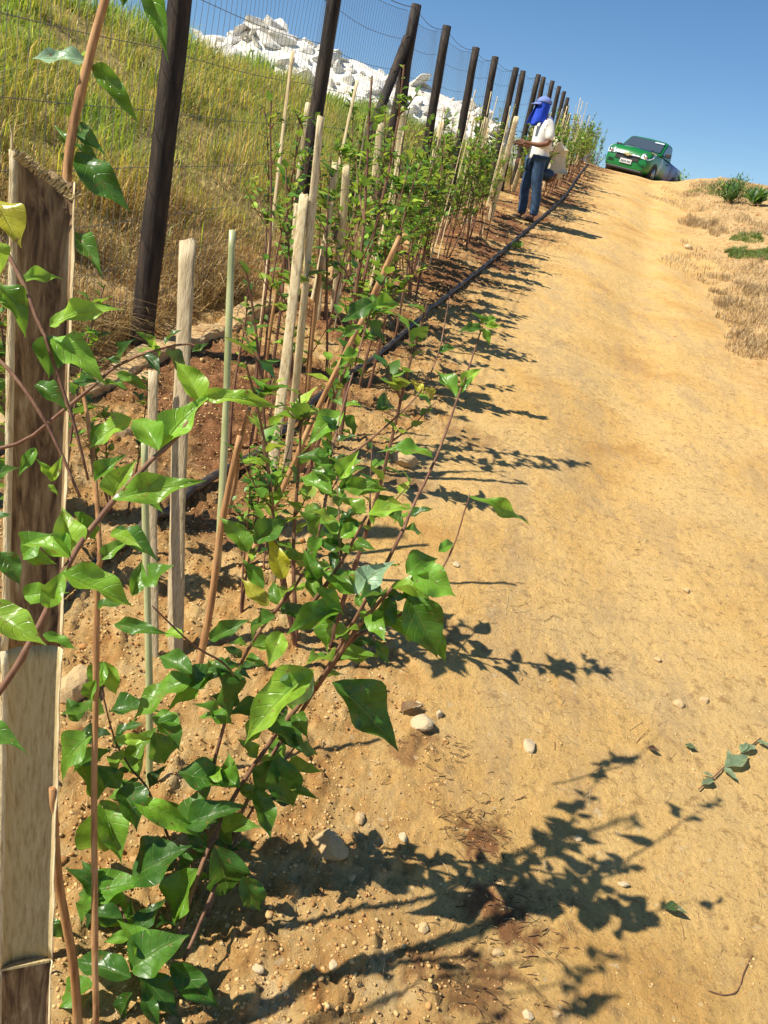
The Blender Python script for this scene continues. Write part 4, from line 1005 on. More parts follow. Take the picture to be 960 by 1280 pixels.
ST = [(410, 1066, 30, 'large buff stone on the soil between shrub and track', 0), (322, 1216, 9, 'small pale pebble below the large buff stone', 6), (415, 1212, 9, 'small pale pebble on the long stem shadow', 7), (450, 1020, 12, 'lumpy clod just above the large buff stone', 1),
      (525, 910, 17, 'pale oblong stone beside the dark soil patch near the shrub', 5), (662, 935, 13, 'flat pale stone at the margin of the track', 6), (848, 880, 9, 'buff stone alone in the middle of the track', 2), (880, 876, 8, 'small buff stone at the right side of the track', 3),
      (505, 1045, 8, 'pebble right of the large buff stone', 6), (548, 895, 8, 'pebble beside the pale oblong stone', 8), (822, 825, 6, 'little brown stone high on the lit track', 2), (95, 860, 34, 'big rounded buff rock behind the thick stake', 1), (15, 885, 18, 'buff rock at the left edge behind the thick stake', 4),
      (505, 580, 20, 'flat tan slab near the straw tuft', 3), (570, 705, 6, 'white pebble beside the leaning stem', 6), (780, 1105, 8, 'whitish pebble lying within the leaf shadow', 7), (722, 1047, 7, 'whitish pebble between two leaf shadows', 5), (660, 1270, 9, 'pebble at the bottom beside the shadow', 8),
      (695, 1270, 7, 'small brown pebble at the bottom edge', 3), (530, 1160, 10, 'rounded tan clod on the sandy soil', 0), (440, 1100, 7, 'small clod right of the large stone', 1), (858, 740, 6, 'dark buff stone near the top of the bare track', 2), (520, 885, 10, 'squarish pale stone above the oblong one', 8), (622, 1190, 9, 'brown clod on the dark litter at the track margin', 3),
      (150, 545, 16, 'broken sandstone lump at the foot of the near post', 1), (185, 480, 18, 'square block of sandstone by the near post', 4), (858, 220, 9, 'small boulder on the crest of right bank', 5), (883, 222, 5, 'pale stone on the right crest', 6), (860, 311, 8, 'pale stone at the right edge of the track', 5), (955, 315, 6, 'white stone in the green ground cover', 7)]
for i, (a, c, rpx, lab, v) in enumerate(ST):
    q, t = hit(a, c); s = rpx/FPX*t*.8; o = bpy.data.objects.new('stone', SM[v]); COL.objects.link(o); o.location = (q[0], q[1], gz(q[0], q[1])+s*.18)
    o.scale = (s, s*(.8+.3*rnd.random()), s*(.9+.3*rnd.random())); o.rotation_euler = ((rnd.random()-.5)*.6, (rnd.random()-.5)*.6, rnd.random()*6.28); tag(o, lab, 'stone', 'loose stones on the ground')
# gravel: low-poly pebbles, one mesh
def ico(sub):
    bm = bmesh.new(); bmesh.ops.create_icosphere(bm, subdivisions=sub, radius=1); V = np.array([v.co[:] for v in bm.verts]); F = np.array([[v.index for v in f.verts] for f in bm.faces]); bm.free(); return V, F
def pebbles(name, n, sub, smin, smax, powr, region, pal, prob):
    V0, F0 = ico(sub); y = region[0]+(region[1]-region[0])*rng.random(n)**1.6; x0 = np.maximum(fx(y)+.25, -.7*y-.3); x = x0+(np.minimum(rx(y)+2.5, .62*y+.4)-x0)*rng.random(n)
    rd, wt, hl, bk = zones(x, y); k = rng.random(n) < prob(rd, wt, hl, bk, x, y); x = x[k]; y = y[k]; n = len(x)
    s = smin+(smax-smin)*rng.random(n)**powr; s *= (1+.07*y)*(1-.35*rd[k])
    c = np.stack([x, y, Gz(x, y)+s*(.45*rng.random(n)-.25)], 1); ax = rng.random((n, 3))*.7+.65; ax[:, 2] *= .75
    dis = 1+(.34 if sub == 1 else .22)*(rng.random((n, len(V0)))-.5)
    an = rng.random(n)*6.28; ca, sa = np.cos(an)[:, None], np.sin(an)[:, None]
    L = V0[None]*dis[..., None]*ax[:, None]*s[:, None, None]
    X = L[..., 0]*ca-L[..., 1]*sa; Y = L[..., 0]*sa+L[..., 1]*ca
    V = np.stack([X, Y, L[..., 2]], -1)+c[:, None]
    m = len(V0); Q = (F0[None]+(np.arange(n)*m)[:, None, None]).reshape(-1); me = npmesh(name, V.reshape(-1, 3), Q, np.full(n*len(F0), 3))
    setcol(me, 'tint', np.repeat(tints(n, None if len(pal) == 6 else [1]*len(pal), pal, .2), m, 0))
    return me
PT = np.array([(.52, .32, .13), (.58, .38, .16), (.46, .25, .09), (.60, .42, .20), (.40, .20, .07), (.50, .30, .12), (.55, .36, .15)])
mp_, n_, l_, b_ = mat('gravel', (.5, .4, .2), .92, 0, .2)
vc = n_.new('ShaderNodeVertexColor'); vc.layer_name = 'tint'; l_.new(vc.outputs[0], b_.inputs['Base Color'])
gn = n_.new('ShaderNodeTexNoise'); gn.inputs['Scale'].default_value = 160; gg = n_.new('ShaderNodeNewGeometry'); l_.new(gg.outputs['Position'], gn.inputs['Vector']); gb = n_.new('ShaderNodeBump'); gb.inputs['Strength'].default_value = .4; gb.inputs['Distance'].default_value = .002
l_.new(gn.outputs['Fac'], gb.inputs['Height']); l_.new(gb.outputs[0], b_.inputs['Normal'])
for (nm, n, sub, a, c, pw, rg, pr) in (('gravel', 30000, 1, .0012, .0055, 2.6, (.35, 13), lambda rd, wt, hl, bk, x, y: .45), ('gravel', 170000, 1, .0011, .0050, 3.2, (.35, 8), lambda rd, wt, hl, bk, x, y: .95-.80*rd+.3*bk), ('gravel', 1500, 2, .0035, .010, 2.6, (.35, 5), lambda rd, wt, hl, bk, x, y: .9-.86*rd), ('gravel', 9000, 1, .003, .016, 3.0, (5, 24), lambda rd, wt, hl, bk, x, y: .40-.36*rd+.6*bk)):
    me = pebbles(nm, n, sub, a, c, pw, rg, PT, pr); o = new_obj(nm, me, mp_, None, False); tag(o, kind='stuff')
# straw and twig litter
def litter(n, region, pal, L, W, prob, clump=None):
    if clump:
        xs = []; ys = []; az = []
        for (px, py, r, m, dirn) in clump:
            q, t = hit(px, py); xs.append(q[0]+rng.normal(0, r, m)); ys.append(q[1]+rng.normal(0, r, m)); az.append(rng.normal(dirn, .55, m))
        x = np.concatenate(xs); y = np.concatenate(ys); a = np.concatenate(az)
    else:
        y = region[0]+(region[1]-region[0])*rng.random(n)**1.5; x0 = np.maximum(fx(y)+.2, -.7*y-.3); x = x0+(np.minimum(rx(y)+1.5, .62*y+.4)-x0)*rng.random(n)
        rd, wt, hl, bk = zones(x, y); k = rng.random(n) < prob(rd, wt, bk); x = x[k]; y = y[k]; a = rng.random(len(x))*6.28
    n = len(x); l = L[0]+(L[1]-L[0])*rng.random(n)**2; w = W[0]+(W[1]-W[0])*rng.random(n)
    A = np.stack([np.cos(a), np.sin(a)], 1); cur = (rng.random(n)-.5)*.5
    Vs = []
    for t in (0, .5, 1):
        px = x+A[:, 0]*l*(t-.5)-A[:, 1]*cur*l*t*t; py = y+A[:, 1]*l*(t-.5)+A[:, 0]*cur*l*t*t; z = Gz(px, py)+w*.9+.006*rng.random(n)*(t > 0)
        for (sx, sz) in ((-1, 0), (1, 0), (0, 1.2)):
            Vs.append(np.stack([px-A[:, 1]*sx*w*.6, py+A[:, 0]*sx*w*.6, z+sz*w*.5], 1))
    V = np.stack(Vs, 1).reshape(-1, 3); q = []
    for s in (0, 3):
        for i in range(3): q.append((s+i, s+(i+1) % 3, s+3+(i+1) % 3, s+3+i))
    q = np.array(q); Q = (q[None]+(np.arange(n)*9)[:, None, None]).reshape(-1)
    return V, Q, np.full(n*6, 4), np.zeros((len(V), 2)), np.repeat(tints(n, [1]*len(pal), pal, .3), 9, 0)
LP = np.array([(.60, .46, .22), (.50, .36, .16), (.30, .18, .09), (.68, .55, .30)])
LD = np.array([(.12, .07, .04), (.20, .12, .07), (.07, .035, .025)])
o = batch_obj('straw_litter', [litter(2600, (.4, 12), LP, (.008, .06), (.0005, .0012), lambda rd, wt, bk: .8-.55*rd), litter(0, None, LP, (.03, .09), (.0007, .0016), None, [(770, 680, .045, 24, -.9), (590, 560, .09, 90, .3), (575, 575, .10, 90, -.5), (870, 600, .07, 40, -.6), (690, 430, .12, 40, -.5), (625, 490, .15, 40, 0), (840, 560, .2, 30, -.5), (700, 560, .2, 30, -.5), (660, 640, .12, 30, .3), (640, 760, .1, 40, .3), (740, 900, .12, 20, .3), (850, 650, .06, 12, -.6), (640, 545, .08, 50, 0), (160, 700, .2, 60, 0)]),
     litter(0, None, LP, (.02, .07), (.0006, .0012), None, [(720, 1135, .02, 5, -1), (570, 1090, .03, 9, -.8), (690, 880, .02, 8, .5), (870, 1160, .02, 3, -1), (690, 1180, .03, 8, -.6), (640, 1110, .04, 10, 0)])], mp_, None, False); tag(o, kind='stuff')
o = batch_obj('twig_litter', [litter(1800, (.4, 14), LD, (.008, .05), (.0006, .0015), lambda rd, wt, bk: .5-.3*rd), litter(0, None, LD, (.006, .035), (.0008, .002), None, [(600, 1045, .06, 110, 0), (632, 1145, .07, 120, 0), (600, 1240, .08, 100, 0), (545, 930, .05, 40, 0), (560, 980, .12, 60, 0), (690, 428, .10, 40, -.2), (745, 370, .3, 120, 0), (760, 500, .25, 70, 0), (820, 690, .15, 30, 0)])], mp_, None, False); tag(o, kind='stuff')
# fallen leafy twig at right, lone leaves
q, t = hit(900, 965); e = empty('fallen_twig', tuple(q)); tag(e, 'fallen twig with grey green wilted leaves on the right of the track', 'twig'); E = Vector(q)
b = MB(); pl = [np.array([*hit(a, c)[0][:2], 0]) for (a, c) in ((872, 990), (890, 975), (905, 960), (925, 945), (950, 925))]
for p in pl: p[2] = gz(p[0], p[1])+.008
b.tube([p-q for p in pl], .0022, 6); b.build('stem', M_STEM, e, True)
rows = [(905,962,945,950,0),(890,975,872,968,0),(890,978,872,990,0),(905,962,920,985,0),(912,955,905,940,0),(925,945,930,930,0),(945,930,968,940,0),(940,935,925,950,0)]
B = []; A = []; L = []
for (a, c, d, f, _) in rows:
    p0 = hit(a, c)[0]; p1 = hit(d, f)[0]; p0[2] = gz(p0[0], p0[1])+.012; p1[2] = gz(p1[0], p1[1])+.02; B.append(p0-q); A.append(norm(p1-p0)); L.append(np.linalg.norm(p1-p0)*.85)
L = np.array(L); reg(batch_obj('foliage', [leaf_batch(np.array(B), np.array(A), np.tile([-.2, -.1, 1.0], (len(B), 1)), L, L*.42, np.tile([.20, .28, .16], (len(B), 1)), 6, 8, .5, .1)], M_LEAF), e)
for (a, c, d, f, tint, lab) in [(855, 932, 868, 938, (.10, .16, .08), 'small curled green leaf lying alone on the track'), (808, 938, 820, 944, (.10, .05, .03), 'dead brown leaf curled on the track'), (828, 1138, 850, 1146, (.05, .10, .03), 'thin green leaf lying in the leaf shadow on the track'), (500, 897, 520, 890, (.3, .2, .1), 'dry tan leaf beside the pale stones')]:
    p0 = hit(a, c)[0]; p1 = hit(d, f)[0]; p0[2] = gz(p0[0], p0[1])+.01; p1[2] = gz(p1[0], p1[1])+.012; l = np.linalg.norm(p1-p0)*1.2
    o = batch_obj('fallen_leaf', [leaf_batch(np.array([[0., 0, 0]]), np.array([norm(p1-p0)]), np.array([[-.2, 0, 1.]]), np.array([l]), np.array([l*.6]), np.array([tint]), 6, 8, .6, -.2)], M_LEAF); o.location = p0; tag(o, lab, 'leaf', 'fallen leaves')
# small green weed bunch beside the pipe near the worker, thin curved twig low right
q = hit(643, 312)[0]; bush('weed_bunch', q, .12, .09, 60, .05, OL, 'small pulled green weeds lying beside the irrigation pipe below the worker', 'weed')
b = MB(); pl = [np.array(hit(a, c)[0]) for (a, c) in ((885, 1240), (905, 1243), (922, 1238), (930, 1215), (940, 1195))]
for p in pl: p[2] = gz(p[0], p[1])+.004
c0 = pl[0].copy(); b.tube([p-c0 for p in smooth_path(pl, 4)], .0012, 5); o = b.build('dry_twig', M_STEM, None, True); o.location = c0; tag(o, 'thin curved dry twig lying at the lower right of the track', 'twig')
# ================================================================ PEOPLE
def flatmat(name, c, rough=.8, bump=0.0, bs=60, spec=.3, var=.12):
    c = np.array(c); return noise_mat(name, [tuple(c*(1-var)), tuple(c), tuple(np.clip(c*(1+var), 0, 1))], 9, rough, bump, bs, .004, spec=spec)
M_SKIN = flatmat('skin', (.22, .10, .055), .6, .1); M_TEE = flatmat('white_cotton', (.78, .75, .68), .9, .25, 14); M_TEE2 = flatmat('cream_cotton', (.62, .54, .38), .9, .25, 14)
M_JEAN = flatmat('denim', (.035, .07, .13), .85, .3, 25, var=.45); M_HOOD = flatmat('blue_cloth', (.015, .06, .50), .75, .3, 18); M_CAP = flatmat('grey_blue_cap', (.17, .23, .50), .8); M_BOOT = flatmat('dark_leather', (.05, .03, .02), .6); M_BOOTP = flatmat('pale_boot', (.58, .50, .34), .8); M_HAIR = flatmat('dark_hair', (.015, .012, .01), .7)
def skin(name, verts, edges, rad, material, parent, sub=2, root=0):
    me = bpy.data.meshes.new(name); me.from_pydata([tuple(v) for v in verts], edges, []); o = new_obj(name, me, material, None); reg(o, parent)
    me.materials.clear(); me.materials.append(material)
    m = o.modifiers.new('skin', 'SKIN'); m.use_smooth_shade = True
    if not me.skin_vertices: 
        bm = bmesh.new(); bm.from_mesh(me); bm.verts.layers.skin.verify(); bm.to_mesh(me); bm.free()
    for i, r in enumerate(rad):
        s = me.skin_vertices[0].data[i]; s.radius = r if isinstance(r, tuple) else (r, r); s.use_root = (i == root)
    if sub: q = o.modifiers.new('sub', 'SUBSURF'); q.levels = sub; q.render_levels = sub
    return o
def chain(V, E, Rr, pts, rad, start=None):
    prev = start
    for p, r in zip(pts, rad):
        V.append(p); Rr.append(r); i = len(V)-1
        if prev is not None: E.append((prev, i))
        prev = i
    return prev
def fingers(V, E, Rr, wrist_i, wrist, d, side, down, s=1.0):
    d = norm(np.array(d)); side = norm(np.array(side)); down = norm(np.array(down))
    palm = chain(V, E, Rr, [tuple(np.array(wrist)+d*.045*s)], [(.034, .018)], wrist_i)
    for k, (off, l) in enumerate(((-.030, .062), (-.010, .075), (.010, .070), (.028, .055))):
        b0 = np.array(wrist)+d*.088*s+side*off*s
        chain(V, E, Rr, [tuple(b0), tuple(b0+(d*.75+down*.5)*l*.5), tuple(b0+(d*.85+down*1.3)*l*.75)], [.0095, .0085, .007], palm)
    b0 = np.array(wrist)+d*.045*s-side*.042*s; chain(V, E, Rr, [tuple(b0), tuple(b0+(d*.8+down*.4-side*.2)*.04)], [.011, .009], palm)

# standing man, facing -X (toward the fence); local z up
q, t = hit(655, 276)
man = empty('person', (q[0], q[1], gz(q[0], q[1])-.01), R(14)); tag(man, 'standing worker in blue neck cloth, white T-shirt and jeans, hands at sapling', 'person'); man.scale = (.93, .93, .87)
V = []; E = []; Rr = []
V.append((.0, 0, .93)); Rr.append((.10, .08))
ch = chain(V, E, Rr, [(-.005, 0, 1.06), (.0, 0, 1.2), (.0, 0, 1.34), (-.01, 0, 1.43)], [(.10, .08), (.11, .08), (.11, .08), (.07, .06)], 0)
nk = chain(V, E, Rr, [(-.035, 0, 1.49), (-.07, 0, 1.555), (-.085, 0, 1.63), (-.075, 0, 1.69)], [.055, (.062, .072), (.072, .088), (.05, .06)], ch)
hd = len(V)-3
chain(V, E, Rr, [(-.165, 0, 1.585)], [.016], hd)     # nose
for sy in (1, -1):
    sh = chain(V, E, Rr, [(.0, sy*.17, 1.39), (.03, sy*.215, 1.24), (.02, sy*.225, 1.12), (-.10, sy*.20, 1.08), (-.225, sy*.15, 1.085)], [.055, .050, .042, .038, .026], ch-1)
    fingers(V, E, Rr, sh, (-.225, sy*.15, 1.085), (-.95, -.25*sy, .1), (0, .2, 1), (-.2, -.6*sy, -.3))
    st = (-.06 if sy > 0 else .05)
    lg = chain(V, E, Rr, [(0, sy*.09, .88), (st*.5-.015, sy*.10, .68), (st, sy*.105, .47), (st+.03, sy*.11, .28), (st+.03, sy*.11, .09), (st-.02, sy*.12, .045), (st-.12, sy*.13, .03)], [.070, .06, .05, .045, .036, .038, .03], 0)
body = skin('body', V, E, Rr, M_SKIN, man)
V = []; E = []; Rr = []; V.append((0, 0, 1.2)); Rr.append((.15, .15))
lo = chain(V, E, Rr, [(.0, 0, 1.05), (.005, 0, .95), (.005, 0, .86)], [(.152, .152), (.160, .160), (.165, .165)], 0)
up = chain(V, E, Rr, [(.0, 0, 1.34), (-.015, 0, 1.44)], [(.135, .135), (.075, .075)], 0)
for sy in (1, -1): chain(V, E, Rr, [(.0, sy*.165, 1.40), (.028, sy*.215, 1.26), (.030, sy*.225, 1.15)], [.072, .070, .068], up-1)
skin('t_shirt', V, E, Rr, M_TEE, man)
V = []; E = []; Rr = []; V.append((0, 0, .90)); Rr.append((.14, .115))
for sy in (1, -1):
    st = (-.06 if sy > 0 else .05)
    chain(V, E, Rr, [(0, sy*.09, .86), (st*.5-.015, sy*.10, .68), (st, sy*.105, .47), (st+.03, sy*.11, .28), (st+.03, sy*.11, .085)], [.100, .090, .076, .072, .070], 0)
    V2 = [(st+.05, sy*.115, .05), (st-.03, sy*.12, .05), (st-.12, sy*.13, .035)]
    skin('boot', V2, [(0, 1), (1, 2)], [(.045, .05), (.048, .05), (.042, .035)], M_BOOT, man)
skin('jeans', V, E, Rr, M_JEAN, man)
# neck cloth: draped shell open at the face
def hood(parent, c, material):
    b = MB(); V = []; F = []; nz_, na = 14, 26
    for k in range(nz_+1):
        t = k/nz_; z = .12-.37*t
        rx_, ry_ = (.105, .088) if t < .3 else (.105+.035*(t-.3), .088+.05*(t-.3))
        if t < .18: q_ = math.sqrt(max(0, 1-((.18-t)/.18)**2)); rx_ *= max(q_, .05); ry_ *= max(q_, .05)
        for j in range(na+1):
            a = -math.pi*.80+1.6*math.pi*j/na       # 0 = back (+x)
            fl = 1+.06*math.sin(a*7+t*3)*t+.05*math.sin(a*11)*t
            fr = max(0, abs(a)-1.6)
            V.append((c[0]+rx_*math.cos(a)*fl-.055*t-.02*fr*t, c[1]+ry_*math.sin(a)*fl, c[2]+z-.02*math.sin(a*5)*t+(.0 if t < .9 else -.03*fr)))
    for k in range(nz_):
        for j in range(na): F.append((k*(na+1)+j, k*(na+1)+j+1, (k+1)*(na+1)+j+1, (k+1)*(na+1)+j))
    b.add(V, F); o = b.build('neck_cloth', material, parent, True); m = o.modifiers.new('solid', 'SOLIDIFY'); m.thickness = .006; return o
hood(man, (-.075, 0, 1.63), M_HOOD)
def cap(parent, c, tilt, material):
    b = MB(); V = []; F = []; nz_, na = 6, 20
    for k in range(nz_+1):
        a = (math.pi/2)*k/nz_
        for j in range(na):
            g_ = 2*math.pi*j/na; V.append((c[0]+.113*math.cos(a)*math.cos(g_)+1e-4, c[1]+.096*math.cos(a)*math.sin(g_), c[2]+.095*math.sin(a)))
    for k in range(nz_):
        for j in range(na): F.append((k*na+j, k*na+(j+1) % na, (k+1)*na+(j+1) % na, (k+1)*na+j))
    b.add(V, F); b.build('cap', material, parent, True).modifiers.new('s', 'SOLIDIFY').thickness = .005
    b = MB(); V = []; n = 12
    for rr_ in (.100, .200):
        for j in range(n+1):
            g_ = math.pi-.95+1.9*j/n; rad_ = rr_ if rr_ < .15 else .105+.085*math.cos((j/n-.5)*2.6)
            V.append((c[0]+rad_*math.cos(g_), c[1]+rad_*.88*math.sin(g_), c[2]+.005-(.045 if rr_ > .15 else 0)))
    F = [(j, j+1, n+2+j, n+1+j) for j in range(n)]; b.add(V, F); b.build('cap_visor', material, parent, True).modifiers.new('s', 'SOLIDIFY').thickness = .006
cap(man, (-.08, 0, 1.675), 0, M_CAP)
b = MB(); 
for sy in (1, -1): b = MB(); b.tube([(-.153, sy*.03, 1.612), (-.16, sy*.03, 1.612)], [.011, .008], 8); b.build('eye', M_HAIR, man, True)
b = MB(); b.tube([(-.150, -.022, 1.552), (-.155, 0, 1.550), (-.150, .022, 1.552)], .005, 6); b.build('mouth', flatmat('lips', (.18, .06, .04)), man, True)

# crouching man behind, back to the camera side, facing -X
q, t = hit(684, 254); t2 = t+.1
mn2 = empty('person', (q[0]-.10, q[1]+.25, gz(q[0]-.10, q[1]+.25)-.01), R(10)); tag(mn2, 'crouching worker in loose cream shirt and jeans, partly hidden behind standing worker', 'person')
V = []; E = []; Rr = []; V.append((.14, 0, .34)); Rr.append((.09, .09))
ch = chain(V, E, Rr, [(.13, 0, .50), (.08, 0, .66), (.02, 0, .80), (-.03, 0, .88)], [(.08, .10), (.08, .10), (.07, .10), (.06, .07)], 0)
chain(V, E, Rr, [(-.09, 0, .94), (-.15, 0, 1.0), (-.17, 0, 1.08), (-.16, 0, 1.14)], [.055, .065, .085, .06], ch); chain(V, E, Rr, [(-.265, 0, 1.03)], [.016], len(V)-3)
for sy in (1, -1):
    sh = chain(V, E, Rr, [(.0, sy*.18, .84), (-.10, sy*.22, .68), (-.16, sy*.21, .58), (-.30, sy*.16, .52), (-.40, sy*.10, .50)], [.055, .05, .042, .036, .026], ch-1)
    fingers(V, E, Rr, sh, (-.40, sy*.10, .50), (-.95, -.2*sy, -.1), (0, .2, 1), (-.2, -.6*sy, -.3))
    chain(V, E, Rr, [(.10, sy*.10, .32), (-.12, sy*.15, .38), (-.30, sy*.17, .43), (-.22, sy*.16, .25), (-.10, sy*.15, .09), (-.14, sy*.15, .045), (-.24, sy*.16, .03)], [.065, .06, .048, .045, .036, .038, .03], 0)
skin('body', V, E, Rr, M_SKIN, mn2)
V = []; E = []; Rr = []; V.append((.12, 0, .56)); Rr.append((.15, .18))
chain(V, E, Rr, [(.14, 0, .42), (.14, 0, .29)], [(.135, .14), (.13, .13)], 0); up = chain(V, E, Rr, [(.08, 0, .70), (.02, 0, .82), (-.05, 0, .90)], [(.14, .18), (.12, .16), (.08, .09)], 0)
for sy in (1, -1): chain(V, E, Rr, [(.0, sy*.18, .84), (-.10, sy*.22, .68), (-.17, sy*.21, .58), (-.28, sy*.17, .53)], [.075, .07, .062, .05], up-1)
skin('shirt', V, E, Rr, M_TEE2, mn2)
V = []; E = []; Rr = []; V.append((.10, 0, .40)); Rr.append((.10, .10))
for sy in (1, -1):
    chain(V, E, Rr, [(.04, sy*.10, .35), (-.12, sy*.15, .38), (-.31, sy*.17, .43), (-.22, sy*.16, .25), (-.12, sy*.15, .12)], [.095, .085, .075, .07, .062], 0)
    skin('boot', [(-.06, sy*.15, .05), (-.15, sy*.15, .05), (-.25, sy*.16, .035)], [(0, 1), (1, 2)], [(.05, .055), (.05, .05), (.045, .035)], M_BOOTP, mn2)
skin('jeans', V, E, Rr, M_JEAN, mn2)
b = MB(); 
for sy in (1, -1): b = MB(); b.tube([(-.252, sy*.03, 1.06), (-.26, sy*.03, 1.06)], [.011, .008], 8); b.build('eye', M_HAIR, mn2, True)
cap(mn2, (-.165, 0, 1.115), 0, M_CAP)

# ================================================================ PICKUP
M_GREEN = mat('green_paint', (.008, .16, .03), .30, .0, .6)[0]; M_BLUEP = mat('blue_paint', (.05, .06, .42), .3, 0, .6)[0]; M_WHITEP = mat('white_paint', (.55, .65, .72), .35, 0, .5)[0]
M_GLASS = mat('dark_glass', (.05, .07, .09), .04, 0, 1.0)[0]; M_BLACK = mat('black_plastic', (.02, .02, .02), .55)[0]; M_TYRE = mat('tyre_rubber', (.025, .022, .02), .85)[0]; M_CHROME = mat('bright_metal', (.75, .75, .72), .22, 1.0)[0]
M_RIM = mat('steel_rim', (.35, .35, .34), .4, .8)[0]; M_LAMP = mat('lamp_glass', (.80, .84, .86), .12, .3, .8)[0]; M_GOLD = mat('gold_emblem', (.75, .55, .22), .3, .6)[0]; M_PLATE = mat('plate_grey', (.62, .62, .60), .5)[0]
# livery: side panels fade to blue and white bands (paint of the car)
def livery():
    m, n, l, b = mat('livery_paint', (.008, .16, .03), .32, 0, .6)
    tc = n.new('ShaderNodeTexCoord'); sp = n.new('ShaderNodeSeparateXYZ'); l.new(tc.outputs['Object'], sp.inputs[0])
    nt = n.new('ShaderNodeTexNoise'); nt.inputs['Scale'].default_value = 2.0; nt.inputs['Detail'].default_value = 1; l.new(tc.outputs['Object'], nt.inputs['Vector'])
    a = n.new('ShaderNodeMath'); a.operation = 'MULTIPLY_ADD'; l.new(nt.outputs['Fac'], a.inputs[0]); a.inputs[1].default_value = 1.1; l.new(sp.outputs[0], a.inputs[2])
    cr = n.new('ShaderNodeValToRGB'); cr.color_ramp.interpolation = 'CONSTANT'; e = cr.color_ramp.elements
    mr = n.new('ShaderNodeMapRange'); mr.inputs[1].default_value = 0; mr.inputs[2].default_value = 5; l.new(a.outputs[0], mr.inputs[0]); l.new(mr.outputs[0], cr.inputs[0])
    e[0].position = 0; e[0].color = (.008, .16, .03, 1); e[1].position = .36; e[1].color = (.25, .32, .38, 1)
    for p_, c_ in ((.41, (.015, .12, .05)), (.52, (.03, .05, .22)), (.72, (.08, .10, .35)), (.85, (.3, .35, .42))): q = e.new(p_); q.color = (*c_, 1)
    l.new(cr.outputs[0], b.inputs['Base Color']); return m
M_LIV = livery()
